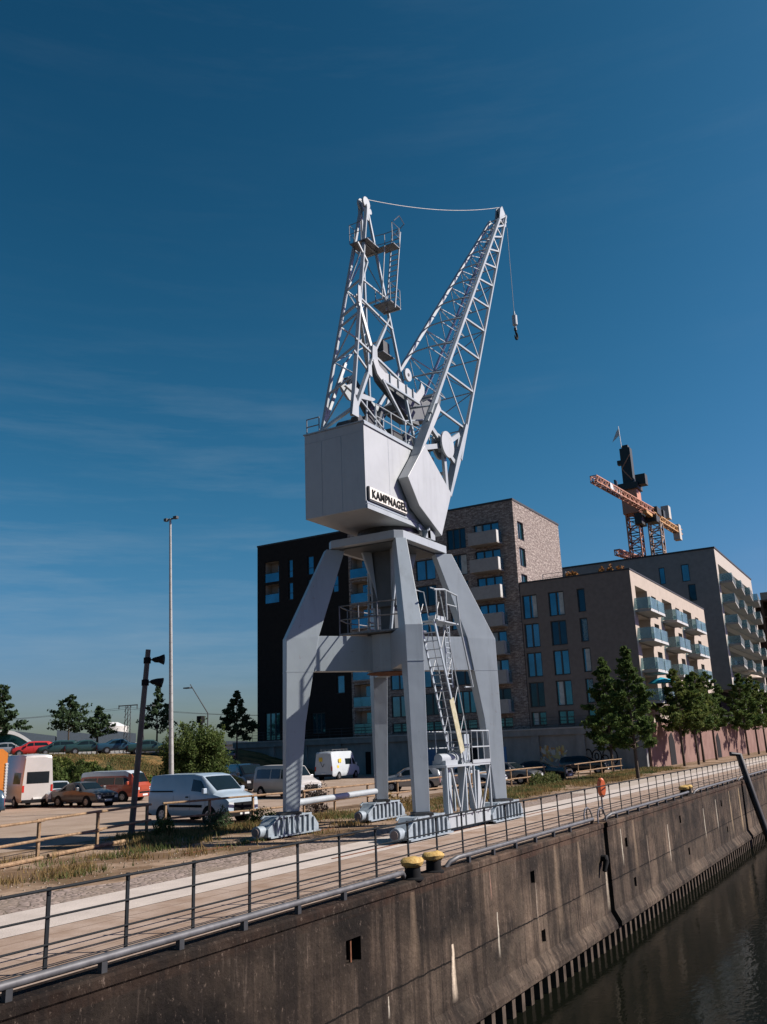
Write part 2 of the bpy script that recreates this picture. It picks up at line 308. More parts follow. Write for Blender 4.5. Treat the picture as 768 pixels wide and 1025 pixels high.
for x0,x1 in JX:
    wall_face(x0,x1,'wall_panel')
    m=MB(); m.prism([(-.006,-.16),(-.035,-.13),(-.035,-.02),(-.01,.018),(.5,.018),(.5,-.16)],'x',x0,x1,qm); m.build('capping_beam',qroot)
    m=MB(); m.prism([(-.004,-2.8),(-.2,-3.14),(-.2,-3.28),(.5,-3.28),(.5,-2.8)],'x',x0+.01,x1-.01,qm if True else mat('dark_base_concrete',(.05,.042,.037),.9,var=.4,scale=1.5,bump=.4,stretch=(1,1,.4))); m.build('base_ledge',qroot)
m=MB(); m.box((-15,.9,-5),(110,1.0,-.3),BLK); m.build('backing_wall',qroot)
piles=MB(); piles.box((-.1,-.1,-4.4),(.1,.25,-3.3),mat('pile_concrete',(.085,.065,.05),.9,var=.45,scale=2))
p0=None
for i in range(98):
    x=15.5+i*.62
    if p0 is None: p0=piles.build('pile',qroot); p0.location=(x,0,0); q=p0
    else:
        q=p0.copy(); COL.objects.link(q); q.location=(x,0,0)
# guard pipe, bollards, hoops
def guard(x0,x1,label,bend0=True,bend1=True):
    root=thing('guard_pipe',label,'guard pipe',(x0,.1,0),'kerb guard pipes along the quay edge')
    m=MB(); pts=[]
    if bend0: pts+=[(x0,.28,.0),(x0+.12,.22,.12),(x0+.35,.12,.2)]
    else: pts+=[(x0,.1,.2)]
    pts+=[(x0+1,.1,.2)]; pts+=[(x1-1,.1,.2)]
    if bend1: pts+=[(x1-.35,.12,.2),(x1-.12,.22,.12),(x1,.3,.0)]
    else: pts+=[(x1,.1,.2)]
    m.tube(pts,.056,PIPE,10); m.build('pipe',root,smooth=True)
    n=int((x1-x0-1)/1.48)
    for i in range(n):
        x=x0+.9+i*1.48; m=MB(); m.box((x-.05,.06,.0),(x+.05,.14,.16),DARK); m.build('bracket',root)
guard(-8,17.75,'long grey guard pipe on the quay edge nearest the camera, ending before the yellow bollards',bend0=False)
guard(19.75,30.8,'grey guard pipe on the quay edge between the yellow bollards and the wall joint')
guard(32.2,45.4,'grey guard pipe on the quay edge just past the dark wall joint')
guard(46.8,58.5,'grey guard pipe on the quay edge reaching the leaning dark pile')
guard(59.6,90,'farthest grey guard pipe on the quay edge, beyond the leaning dark pile',bend1=False)
def bollard(x,y,label):
    root=thing('mooring_bollard',label,'bollard',(x,y,0),'yellow topped mooring bollards')
    m=MB(); m.tube([(x,y,0),(x,y,.03),(x,y,.06),(x,y,.3)],[.24,.24,.18,.17],BLK,20); m.build('post',root,smooth=True)
    m=MB(); m.tube([(x,y,.27),(x,y,.3),(x,y,.38),(x,y,.43),(x,y,.45)],[.17,.22,.25,.2,.1],YEL,14)
    o=m.build('head',root,smooth=True)
    for v in o.data.vertices: v.co.x=x+(v.co.x-x)*1.25; v.co.z+=random.uniform(-.025,.025)
bollard(17.9,.14,'nearer left bollard of the near pair, yellow worn head on a black post')
bollard(19.0,.2,'right bollard of the near pair, yellow worn head on a black post')
bollard(45.7,.45,'left bollard of the distant pair with a yellow head'); bollard(46.5,.45,'right bollard of the distant pair with a yellow head')
root=thing('ladder_handrail','pale steel handrail hoops of a quay ladder beside the wall joint','ladder handrail',(31.6,.4,0))
for yy in (.12,.6):
    m=MB(); m.tube([(31.0,yy,0),(31.02,yy,.3),(31.15,yy,.46),(31.4,yy,.5),(31.65,yy,.42),(31.85,yy,.2),(31.9,yy,.0)],.028,GALV,8); m.build('hoop',root,smooth=True)
# railing
root=thing('quay_railing','long black steel railing with horizontal bars along the promenade edge','railing',(25,.88,0))
rp=MB(); rp.box((-.03,-.012,0),(.03,.012,1.07),RAIL); rp.box((-.09,-.06,0),(.09,.06,.012),RAIL); rp.tube([(0,0,1.0),(0,0,1.1)],.033,RAIL,8)
first=None; xs_=[1.6+1.455*i for i in range(78)]
for x in xs_:
    if first is None: first=rp.build('post',root); first.matrix_parent_inverse=Matrix.Translation(Vector((-25,-.88,0))); first.location=(x,.88,0)
    else: q=first.copy(); COL.objects.link(q); q.location=(x,.88,0)
for z,rr in ((1.075,.022),(.72,.016),(.37,.016),(.22,.008),(.09,.008)):
    m=MB(); m.tube([(xs_[0],.85,z),(xs_[-1],.85,z)],rr,RAIL,8); m.build('rail',root,smooth=True)
# leaning fender pile
m=MB(); m.tube([(58.7,.35,1.62),(59.1,-.05,1.55),(59.2,-.55,-1),(59.3,-1.3,-4.4)],[.13,.19,.2,.2],mat('tarred_timber',(.018,.018,.02),.6,var=.4),14)
o=m.build('fender_pile',smooth=True); tag(o,'thick black fender pile leaning against the quay at the far joint','fender pile')
m=MB(); m.tube([(62.2,-.02,.05),(62.4,-.3,-.6),(62.6,-.4,-1.2)],.05,DARK,8)
# drain pipe in wall
m=MB(); m.tube([(30.62,.2,-1.05),(30.62,-.16,-1.05),(30.45,-.2,-1.12),(30.3,-.16,-1.42)],[.11,.11,.1,.07],BLK,10); m.prism([(-.0,0)]*3,'x',0,0,BLK) if False else None
tag(m.build('drain_spout',smooth=True),'black drain spout on the quay wall left of the joint','drain spout')
# lifebuoy holder
LX,LY=34.9,1.15
root=thing('lifebuoy_post','orange lifebuoy housing on a post behind the railing near the wall joint','lifebuoy',(LX,LY,0))
m=MB(); m.tube([(LX,LY,0),(LX,LY,1.25)],.035,GALV,8); m.build('post',root)
m=MB(); hd_=Vector((-.55,-.83,0)); 
ov=[(LX+.06*0+.17*math.cos(t)*.83,LY-.17*math.cos(t)*.55-.0,.98+.36*math.sin(t)) for t in np.linspace(0,2*math.pi,18,endpoint=False)]
org=mat('orange_plastic',(.6,.12,.03),.4,var=.08)
bk=[(x-.1*.55,y-.1*.83,z) for x,y,z in ov]; fr=[(LX+(x-LX)*.75-.16*.55,LY+(y-LY)*.75-.16*.83,.98+(z-.98)*.8) for x,y,z in ov]
m.add(ov+bk+fr,[(i,(i+1)%18,18+(i+1)%18,18+i) for i in range(18)]+[(18+i,18+(i+1)%18,36+(i+1)%18,36+i) for i in range(18)]+[tuple(range(18)),tuple(range(36,54))],org); m.build('housing',root,smooth=True)

# ------------------------------------------------------------------ portal crane
CX,CY=28.69,6.616
crane=thing('portal_crane','tall pale grey portal crane on four splayed legs with lattice jib standing on the quay','harbour crane',(CX,CY,0))
def P(n,o,**k): return o.build(n,crane,**k)
UL=math.hypot(3.115,2.608)
def diag(sx,sy): return Vector((sx*3.115/UL,sy*2.608/UL,0))
def dpt(sx,sy,r,z,w=0):
    u=diag(sx,sy); n=Vector((-u.y,u.x,0)); return Vector((CX,CY,z))+u*r+n*w
for sx,sy in ((-1,-1),(1,-1),(-1,1),(1,1)):
    m=MB()
    out=[(4.2,.80,.23),(4.17,3.7,.27),(4.14,6.70,.30),(3.45,8.15,.25),(2.55,10.03,.2)]
    inn=[(3.72,.80,.23),(3.47,3.7,.27),(2.95,6.74,.30),(2.42,8.3,.25),(1.84,10.03,.2)]
    vs=[];fs=[]
    for (ro,zo,wo),(ri,zi,wi) in zip(out,inn):
        vs+=[dpt(sx,sy,ro,zo,-wo),dpt(sx,sy,ro,zo,wo),dpt(sx,sy,ri,zi,wi),dpt(sx,sy,ri,zi,-wi)]
    for i in range(4):
        for k in range(4): fs.append((i*4+k,i*4+(k+1)%4,(i+1)*4+(k+1)%4,(i+1)*4+k))
    fs+=[(0,1,2,3),(16,17,18,19)]
    m.add(vs,fs,CR); lg=P('leg',m,bevel=.012)
    for zs_,rr_ in ((5.50,3.2),):
        m=MB(); t_=(zs_-.8)/5.9; ro=4.2-.06*t_; ri=3.77-.8*t_**1.0 if zs_<5 else 3.13; wv=.23+.07*t_
        a_=[dpt(sx,sy,ro+.012,zs_,-wv-.008),dpt(sx,sy,ro+.012,zs_,wv+.008),dpt(sx,sy,ri,zs_,wv+.008),dpt(sx,sy,ri,zs_,-wv-.008)]
        m.add([tuple(v) for v in a_]+[(v[0],v[1],v[2]+.022) for v in a_],[(0,1,2,3),(4,5,6,7),(0,1,5,4),(1,2,6,5),(2,3,7,6),(3,0,4,7)],CR); m.build('weld_seam',lg)
    m=MB()   # foot plate
    q=[dpt(sx,sy,a,0,b) for a,b in ((4.42,-.3),(4.42,.3),(3.66,.3),(3.66,-.3))]
    m.add([(v.x,v.y,.70) for v in q]+[(v.x,v.y,.79) for v in q],[(0,1,2,3),(4,5,6,7),(0,1,5,4),(1,2,6,5),(2,3,7,6),(3,0,4,7)],DARK); m.build('foot_plate',lg) if False else P('foot_plate',m)
# cross beams (two diagonals)
for s_ in (1,-1):
    m=MB(); A=[];
    for z in (5.52,6.785):
        rr=3.14 if z<6 else 3.0
        A+= [dpt(-1,s_,rr,z,-.25),dpt(-1,s_,rr,z,.25),dpt(1,-s_,rr,z,-.25),dpt(1,-s_,rr,z,.25)]
    z0=.002*s_
    A=[(v[0],v[1],v[2]+z0) for v in A]
    m.add(A,[(0,1,2,3),(4,5,6,7),(0,1,5,4),(2,3,7,6),(1,2,6,5),(3,0,4,7)],CR); P('cross_beam',m,bevel=.01)
m=MB(); m.prism([(CX+.95*math.cos(t),CY+.95*math.sin(t)) for t in np.linspace(0,2*math.pi,12,endpoint=False)],'z',5.46,6.83,CR)
m.prism([(CX+1.0*math.cos(t),CY+1.0*math.sin(t)) for t in np.linspace(0,2*math.pi,12,endpoint=False)],'z',5.43,5.458,RUST); P('beam_hub',m)
# top frame
m=MB(); hx,hy=1.98,1.62; ch=.26
oct_=[(-hx+ch,-hy),(hx-ch,-hy),(hx,-hy+ch),(hx,hy-ch),(hx-ch,hy),(-hx+ch,hy),(-hx,hy-ch),(-hx,-hy+ch)]
m.prism([(CX+x,CY+y) for x,y in oct_],'z',10.06,10.36,CRL); P('top_frame',m,bevel=.015)
# gusset skirt beneath the frame and centre shaft
m=MB()
for sx,sy in ((-1,-1),(1,-1),(-1,1),(1,1)):
    a=[dpt(sx,sy,1.12,10.05,w) for w in (-.09,.09)]; b_=[dpt(sx,sy,.75,10.05,w) for w in (-.09,.09)]; c_=[dpt(sx,sy,.55,8.0,w) for w in (-.09,.09)]; d_=[dpt(sx,sy,.66,8.6,w) for w in (-.09,.09)]
    m.add([a[0],b_[0],c_[0],d_[0],a[1],b_[1],c_[1],d_[1]],[(0,1,2,3),(4,5,6,7),(0,1,5,4),(1,2,6,5),(2,3,7,6),(3,0,4,7)],CR)
P('gusset',m)
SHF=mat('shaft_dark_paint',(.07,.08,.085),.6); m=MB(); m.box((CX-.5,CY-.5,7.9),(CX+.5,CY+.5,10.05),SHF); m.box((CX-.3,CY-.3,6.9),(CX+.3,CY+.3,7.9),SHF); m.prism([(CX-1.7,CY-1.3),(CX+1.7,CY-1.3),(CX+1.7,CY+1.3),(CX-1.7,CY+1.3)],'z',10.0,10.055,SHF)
for k in range(4):
    t=k*math.pi/2+.4; m.bar((CX+.55*math.cos(t),CY+.55*math.sin(t),6.8),(CX+.9*math.cos(t+.5),CY+.9*math.sin(t+.5),10.0),.09,CR)
P('centre_shaft',m)
m=MB()  # stair inside to the slewing ring
for o in (-.28,.28):
    m.bar((CX+.55+o,CY+1.2,6.85),(CX-.35+o,CY+.55,10.0),.07,CRL,.14)
for i in range(12):
    t=i/12; m.box((CX+.55-.9*t-.26,CY+1.2-.65*t-.08,6.95+3.05*t),(CX+.55-.9*t+.26,CY+1.2-.65*t+.1,6.98+3.05*t),CR)
P('inner_stair',m)
# platform on the beams with railing
def railing_run(m,pts,h=.95,r=.022,n=3,mm=None,posts=True):
    mm=mm or GALV
    for k in range(n-1): m.tube([Vector(q)+Vector((0,0,h*(k+1)/(n-1))) for q in pts],r,mm,6)
    if posts:
        for q in pts: m.tube([q,Vector(q)+Vector((0,0,h))],r*1.15,mm,6)
m=MB(); m.prism([(CX-1.4,CY+.3),(CX-1.35,CY+1.5),(CX-.4,CY+1.75),(CX+1.0,CY+1.6),(CX+1.3,CY+.3),(CX+.3,CY-1.3),(CX-1.2,CY-1.1)],'z',6.86,6.93,GALV); P('walkway',m)
m=MB(); railing_run(m,[(CX-1.2,CY-1.05,6.93),(CX-1.38,CY-.2,6.93),(CX-1.4,CY+.6,6.93),(CX-1.38,CY+1.45,6.93),(CX-.4,CY+1.72,6.93),(CX+1.0,CY+1.58,6.93),(CX+1.3,CY+.3,6.93)],1.02,.024); P('walkway_railing',m)
# bogies
def bogie(sx,sy,name='bogie'):
    y=CY+sy*2.608; cx=CX+sx*3.115; m=MB()
    prof=[(-1.45,.10),(-1.45,.34),(-1.12,.55),(-.95,.70),(.9,.70),(1.2,.52),(1.42,.3),(1.42,.10)]
    m.prism([(cx+u,z) for u,z in prof],'y',y-.27,y+.27,CRB); b0=P(name,m,bevel=.01)
    for side in (-1,1):
        m=MB()
        for i in range(8):
            u=-1.05+i*.3; zt=.69 if -0.95<u<.95 else .58
            m.box((cx+u-.025,y+side*.27,.10),(cx+u+.025,y+side*.345,zt-.02),CRB)
        m.box((cx-1.42,y+side*.27,.06),(cx+1.42,y+side*.36,.11),CRB); m.bar((cx-1.1,y+side*.31,.63),(cx-.9,y+side*.31,.72),.05,CRB)
        m.box((cx-.93,y+side*.272,.66),(cx+.9,y+side*.35,.71),CRB); m.build('rib_panel',b0)
    for u in (-.95,.95):
        m=MB(); m.cyl((cx+u,y-.07,.26),.25,.14,DARK,'y',18); m.build('wheel',b0)
    m=MB(); m.cyl((cx-1.75,y,.27),.19,.32,CRB,'x',16); m.cyl((cx-1.80,y,.27),.13,.06,mat('worn_buffer_face',(.2,.17,.16),.8),'x',12); m.build('buffer',b0,smooth=True)
    return b0
for s in ((-1,-1),(1,-1),(-1,1),(1,1)): bogie(*s)
# sill beam, waterside
m=MB(); y=CY-2.608; m.box((CX-1.68,y-.2,.16),(CX+1.68,y+.2,.56),CRL)
for u in (-1.1,-.4,.3,1.0): m.box((CX+u-.02,y-.25,.16),(CX+u+.02,y-.2,.56),CRL)
m.box((CX-1.68,y-.26,.54),(CX+1.68,y-.2,.575),CRL); P('sill_beam',m,bevel=.006)
# landside strut tube
m=MB(); y=CY+2.608; m.tube([(CX-2.7,y,1.05),(CX-.4,y,1.08),(CX-.38,y,1.08),(CX+2.7,y,1.12)],.115,CRL,14); P('strut_tube',m,smooth=True)
# drive tower / machinery platform between waterside legs
m=MB(); X0,X1=26.75,30.25; Y0,Y1=3.65,4.55
m.box((X0,Y0,2.08),(X1,Y1,2.15),CRL)
for x in (X0+.05,28.2,28.9,X1-.05):
    for y in (Y0+.05,Y1-.05): m.bar((x,y,.56),(x,y,2.1),.07,CR)
m.bar((27.1,Y0+.02,2.05),(27.6,Y0+.02,.8),.06,CRL); m.bar((28.15,Y0+.02,2.05),(27.65,Y0+.02,.6),.06,CRL); m.bar((30.2,Y0+.02,2.05),(29.4,Y0+.02,.6),.06,CRL); m.bar((28.3,Y0+.02,2.0),(28.85,Y0+.02,.6),.05,CRL)
P('drive_platform',m)
m=MB()
for x in (27.35,28.55): m=MB(); m.box((x-.09,3.85,.6),(x+.09,4.1,2.07),CR); P('cable_duct',m)
m=MB(); m.box((29.35,3.8,.56),(29.6,4.1,1.3),CRL); m.prism([(29.25,.56),(29.72,.56),(29.55,1.9),(29.42,1.9)],'y',3.78,3.9,CRL); P('cable_cabinet',m,bevel=.01)
m=MB(); m.cyl((26.95,4.05,2.36),.16,1.05,CRL,'x',16); m.box((27.0,3.8,2.15),(27.9,4.3,2.3),CRL); m.cyl((28.0,4.05,2.36),.2,.18,CRL,'x',16); m.box((28.3,3.85,2.15),(28.6,4.25,2.6),CRL); P('motor',m,smooth=True)
m=MB(); c_=[(28.75,Y0,2.15),(X1,Y0,2.15),(X1,Y1,2.15),(28.75,Y1,2.15)]
railing_run(m,c_+[c_[0]],1.1,.025,3,CRL); 
for x in (29.25,29.75): m.tube([(x,Y0,2.15),(x,Y0,3.25)],.02,CRL,6)
m.box((28.75,Y0-.02,2.15),(X1,Y0,2.27),CRL); m.box((29.35,4.2,2.2),(29.75,4.45,3.15),CR)
railing_run(m,[(26.8,Y1,2.15),(27.8,Y1,2.15),(28.7,Y1,2.15)],1.1,.02,3,CRL); P('cage_railing',m)
# steep stair up to the beam level, with railings, board and hooped ladder
m=MB(); T0=Vector((26.55,4.0,6.95)); T1=Vector((28.35,4.0,2.2))
for o in (-.27,.27):
    m.bar(T0+Vector((0,o,0)),T1+Vector((0,o,0)),.04,CR,.10)
for i in range(17):
    q=T0.lerp(T1,(i+.5)/17); m.box((q.x-.07,q.y-.26,q.z-.008),(q.x+.07,q.y+.26,q.z+.008),CR)
P('stair',m)
m=MB()
for o in (-.31,.31):
    a=T0+Vector((0,o,.35)); b_=T1+Vector((0,o,.75)); m.tube([T0+Vector((-.25,o,1.05)),a+Vector((.45,0,.7)),b_+Vector((.15,0,.3)),T1+Vector((.2,o,0))],.022,CRL,6)
    for i in range(6):
        q=T0.lerp(T1,i/5.)+Vector((0,o,0)); m.tube([q,q+Vector((.35,0,.62))],.017,CRL,6)
P('stair_railing',m)
m=MB(); m.bar((27.32,3.62,4.3),(27.95,3.62,2.55),.02,mat('lichen_board',(.36,.33,.2),.9,col2=(.5,.47,.36),scale=9),.32,up=(1,0,.4)); P('hoist_board',m)
m=MB(); 
for x in (27.95,28.35): m.bar((x,4.05,4.75),(x-.05,4.05,7.0),.04,CR)
for i in range(12): m.box((27.95,4.03,4.85+i*.18),(28.35,4.07,4.88+i*.18),CR)
P('ladder',m)
m=MB(); m.tube([(26.2,3.5,7.9),(27.0,3.5,8.0),(27.95,3.5,7.9),(28.1,3.5,6.8),(28.85,3.5,4.75),(28.2,3.5,4.72)],.035,CRL,8)
m.tube([(26.35,3.5,6.95),(26.35,3.5,7.92)],.03,CRL,8); m.tube([(27.1,3.5,6.95),(27.1,3.5,8.0)],.03,CRL,8); m.tube([(27.1,3.5,7.5),(27.9,3.5,7.5)],.02,CRL,6)
m.box((26.6,3.6,6.9),(28.2,4.3,6.94),CRL); m.box((26.7,3.7,6.96),(27.4,4.0,7.1),CRL); P('landing_frame',m)
# slewing ring, machinery house
m=MB(); m.tube([(CX,CY,10.39),(CX,CY,10.55),(CX,CY,10.56),(CX,CY,10.82)],[1.35,1.35,1.2,1.2],DARK,36)
for k in range(36):
    t=k*math.pi/18; m.box((CX+1.33*math.cos(t)-.03,CY+1.33*math.sin(t)-.03,10.40),(CX+1.33*math.cos(t)+.03,CY+1.33*math.sin(t)+.03,10.5),DARK)
P('slewing_ring',m)
HX0,HX1,HY0,HY1,HZ0,HZ1=25.0,30.3,5.33,7.902,10.81,14.01
m=MB(); m.box((HX0,HY0,HZ0),(HX1,HY1,HZ1),CRH)
hs=P('machinery_house',m,bevel=.02)
m=MB(); m.box((HX0-.03,HY0-.035,HZ1-.0),(HX1+.03,HY1+.035,HZ1+.05),CR); m.box((HX0-.02,HY0-.05,HZ1-.10),(HX1,HY0-.002,HZ1-.01),CRL); m.build('roof_edge',hs)
m=MB(); m.box((HX0+.02,HY0-.05,HZ0-.001),(HX1,HY0-.003,HZ0+.17),CRL); m.box((HX0+.02,HY0-.03,HZ0+.2),(HX1,HY0-.003,HZ0+.28),CR)
for z in (HZ0+.5,): m.box((HX0+2.9,HY0-.025,z),(HX1,HY0-.002,z+.03),CR)
m.build('base_ledge',hs)
m=MB()   # panel seams
for y in (6.3,7.15): m=MB(); m.box((HX0-.006,y-.008,HZ0+.05),(HX0-.001,y+.008,HZ1-.36),CR); m.build('panel_seam',hs)
m=MB(); m.box((HX0-.006,HY0+.02,HZ1-.35),(HX0-.001,HY1-.02,HZ1-.335),CR); m.build('panel_seam',hs)
for x in (26.7,28.3): m=MB(); m.box((x-.006,HY0-.005,HZ0+.3),(x+.006,HY0-.001,HZ1-.1),CR); m.build('panel_seam',hs)
m=MB(); m.box((25.12,HY0-.1,11.16),(27.75,HY0-.06,11.60),mat('sign_board',(.7,.66,.6),.6,var=.05)); sgn=m.build('sign',hs)
m=MB(); m.box((25.08,HY0-.08,11.10),(25.14,HY0-.003,11.62),DARK); m.box((25.1,HY0-.08,11.10),(27.75,HY0-.003,11.15),DARK); m.build('sign_frame',hs)
fc=bpy.data.curves.new('sign_text','FONT'); fc.body='KAMPNAGEL'; fc.size=.44; fc.extrude=.008; fc.offset=.014; fc.space_character=1.12
to=bpy.data.objects.new('sign_lettering',fc); COL.objects.link(to); bpy.context.view_layer.update()
me=bpy.data.meshes.new_from_object(to.evaluated_get(bpy.context.evaluated_depsgraph_get())); bpy.data.objects.remove(to)
me.materials.clear(); me.materials.append(BLK)
xs_t=[v.co.x for v in me.vertices]; s_=2.45/(max(xs_t)-min(xs_t)); 
me.transform(Matrix.Translation((25.24,HY0-.112,11.235))@Matrix.Rotation(math.pi/2,4,'X')@Matrix.Diagonal((s_,.92,1,1)))
to=bpy.data.objects.new('sign_lettering',me); COL.objects.link(to); to.parent=sgn; 
m=MB(); m.tube([(HX1-.2,HY0-.02,10.78),(HX1-.2,HY0-.02,10.95)],.05,GALV,8); 
m.box((28.6,HY0-.12,10.72),(28.85,HY0-.02,10.95),CR); P('junction_box',m)
# roof railing
m=MB(); railing_run(m,[(26.0,HY0+.05,14.06),(27.1,HY0+.05,14.06),(28.2,HY0+.05,14.06),(29.4,HY0+.05,14.06),(30.2,HY0+.05,14.06)],.95,.022,3,CRL)
railing_run(m,[(25.1,HY1-.05,14.06),(25.1,HY1-.6,14.06)],.6,.02,3,GALV); P('roof_railing',m)
# roof machinery (winch, drums, motors)
m=MB(); m.cyl((26.6,6.0,14.5),.4,1.3,DARK,'y',18); m.box((26.1,5.9,14.06),(27.3,7.4,14.2),DARK); m.box((27.8,5.8,14.06),(28.7,7.5,14.7),DARK); m.cyl((29.4,5.9,14.55),.45,1.4,DARK,'y',18)
m.cyl((25.25,5.6,14.22),.17,.3,DARK,'y',14); m.cyl((28.9,5.55,14.3),.2,.3,CRL,'y',12); P('winch',m)

# A-frame tower
AP=Vector((27.72,CY,24.75)); aw=.13
RN=Vector((24.45,5.45,14.1)); RF=Vector((25.65,7.6,14.1)); FN=Vector((29.15,5.45,14.1)); FF=Vector((29.35,7.6,14.1))
def onl(foot,z,side):
    top=Vector((AP.x,AP.y+side*aw,AP.z)); t=(z-foot.z)/(top.z-foot.z); return foot.lerp(top,t)
def pts(z): return onl(RN,z,-1),onl(RF,z,1),onl(FN,z,-1),onl(FF,z,1)
m=MB()
for f,s,wd,mm in ((RN,-1,.13,CRL),(RF,1,.11,CRL),(FN,-1,.10,CR),(FF,1,.09,CR)):
    m.bar(f,onl(f,AP.z,s),wd,mm)
P('tower_leg_frame',m)
def br(m,a,b_,w=.07,mm=None): m.bar(a,b_,w*.85,mm or CRL)
m=MB()
lv=[14.4,15.9,17.3,18.9,20.6,22.6]
for i,z in enumerate(lv):
    rn,rf,fn,ff=pts(z)
    if i in (0,1,2,3,4): br(m,rn,rf,.08 if i else .12,CR)  # inner bracing in the darker paint, standing in for its shade
    if i in (3,4,5): br(m,fn,ff); br(m,rn,fn,.06) if i>3 else None; br(m,rf,ff,.06)
    if i+1<len(lv):
        rn2,rf2,fn2,ff2=pts(lv[i+1])
        (br(m,rn,rf2,.055,CR) if i%2 else br(m,rf,rn2,.055,CR))
        if i>=2: br(m,rf,ff2,.05,CR)
        if i>=3: br(m,fn,ff2,.05,CR)
# near face bracing
def nf(x,z,w=0): t=(z-14.1)/(AP.z-14.1); return Vector((x,5.45+(AP.y-.13-5.45)*t-.02,z))
nd=nf(26.55,17.3)
br(m,nf(24.55,14.2),nf(26.0,16.4),.16); br(m,nf(26.0,16.4),nd,.13); br(m,nf(25.35,17.5),nd,.09); br(m,nf(25.86,19.6),nd,.13); br(m,nd,nf(27.85,19.0),.12); br(m,nf(27.85,19.0),onl(FN,19.7,-1),.09); br(m,nd,onl(FN,16.9,-1),.1)
br(m,nf(26.0,16.4),nf(25.1,16.9),.08); br(m,nf(25.95,19.6),nf(27.1,21.7),.09); br(m,nf(27.1,21.7),nf(26.5,22.3),.08); br(m,nf(25.95,19.6),onl(FN,18.9,-1)+Vector((0,0,.3)),.08)
for (px_,pz_,a_,b__) in ((26.55,17.3,.2,.34),(25.95,19.6,.12,.4),(26.0,16.4,.14,.22)):
    q=nf(px_,pz_); m.prism([(px_-a_,pz_-b__*.8),(px_+a_,pz_-b__),(px_+a_*.9,pz_+b__),(px_-a_*.7,pz_+b__)],'y',q.y-.09,q.y-.05,CRL)
m.prism([(RN.x-.16,14.07),(RN.x+.28,14.07),(RN.x+.3,14.6),(RN.x+.02,14.9)],'y',5.34,5.38,CRL)
br(m,onl(RF,14.4,1),Vector((27.0,7.3,17.5)),.14); br(m,Vector((27.0,7.3,17.5)),onl(FF,19.5,1),.06,CR)
br(m,onl(RN,19.4,-1),onl(RF,19.4,1),.1,CR); br(m,onl(RN,18.9,-1),onl(FF,17.6,1),.14,CR)
P('tower_bracing',m)
m=MB(); 
for o in (-.12,.12): m.cyl((AP.x,AP.y+o-.04,AP.z+.12),.27,.08,CRL,'y',24)
m.box((AP.x-.1,AP.y-.22,AP.z-.75),(AP.x+.1,AP.y-.18,AP.z),CRL); m.box((AP.x-.1,AP.y+.18,AP.z-.75),(AP.x+.1,AP.y+.22,AP.z),CRL); m.cyl((AP.x+.25,AP.y-.16,AP.z-.15),.14,.2,CRL,'y',14); P('head_sheave',m)
# tower platforms
m=MB(); m.box((26.9,6.0,22.6),(28.15,6.85,22.64),GALV); m.box((27.8,5.3,22.6),(28.3,6.0,22.64),GALV); P('upper_platform',m)
m=MB()
railing_run(m,[(27.3,6.85,22.64),(26.9,6.85,22.64),(26.9,6.3,22.64)],.85,.015,3,GALV)
railing_run(m,[(27.7,5.3,22.64),(28.3,5.3,22.64),(28.3,6.0,22.64),(28.15,6.8,22.64)],.9,.016,3,GALV)
m.tube([(27.7,5.2,23.55),(28.0,5.1,23.9),(28.5,5.15,23.8),(28.6,5.6,23.6)],.02,GALV,6); P('upper_platform_railing',m)
m=MB()
for y in (5.35,5.75):
    m.bar((27.75,y,19.7),(28.5,y,23.5),.045,CRL)
for i in range(14): m.box((27.8+.053*i,5.35,19.95+i*.27),(27.84+.053*i,5.75,19.98+i*.27),CRL)
m.bar((27.35,5.7,20.0),(27.75,5.7,22.6),.035,CRL); P('tower_ladder',m)
m=MB(); m.box((27.5,5.4,19.9),(28.3,6.2,19.95),GALV); m.box((28.28,5.4,19.86),(28.33,6.2,20.0),CRL); railing_run(m,[(27.5,5.4,19.95),(28.3,5.4,19.95),(28.3,6.2,19.95),(27.7,6.2,19.95)],.75,.016,3,GALV); P('lower_platform',m); m=MB(); m.box((28.0,6.1,18.04),(28.5,6.4,18.6),DARK); m.box((27.8,6.0,18.0),(28.7,6.6,18.04),GALV); P('winch_box',m)

# rocker (curved girder) between tower and jib
def plate(poly,y0,y1,name,mm,bev=0):
    m=MB(); m.prism(poly,'y',y0,y1,mm); return P(name,m,bevel=bev)
G1=[(26.33,16.92),(26.64,17.12),(26.77,16.88),(27.21,16.75),(27.67,16.8),(28.62,16.79),(29.7,16.73),(30.08,17.08),(30.2,17.39),(30.45,17.26),(30.42,16.98),(29.83,16.34),(29.08,16.35),(27.95,16.35),(27.02,16.27),(26.59,16.49)]
rk=plate(G1,5.6,5.68,'rocker_girder',CRH)
m=MB()
for x in (27.5,28.15,28.8,29.35): m.box((x-.02,5.54,16.36),(x+.02,5.598,16.8),CR)
m.box((27.0,5.5,16.26),(29.8,5.598,16.34),CR); m.build('stiffener',rk)
plate([(x+.4,z-.1) for x,z in G1],7.45,7.53,'rocker_girder',CRL)
m=MB(); m.cyl((28.9,5.5,17.25),.27,.1,CRH,'y',18); m.cyl((28.9,5.48,17.25),.07,.03,DARK,'y',10); P('rocker_wheel',m)
plate([(28.69,16.67),(28.93,16.62),(29.32,16.4),(28.97,16.15),(28.58,16.24),(28.83,16.41)],6.15,6.25,'horn_plate',CRL)
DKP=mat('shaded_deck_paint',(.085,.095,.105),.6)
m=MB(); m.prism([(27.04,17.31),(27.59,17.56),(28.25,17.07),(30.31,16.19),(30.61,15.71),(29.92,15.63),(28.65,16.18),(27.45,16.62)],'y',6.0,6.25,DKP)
m.prism([(26.53,16.66),(26.97,16.91),(27.68,16.48),(28.87,15.88),(29.15,15.4),(28.37,15.33),(27.51,15.99)],'y',6.9,7.1,DKP); P('luffing_arm',m)
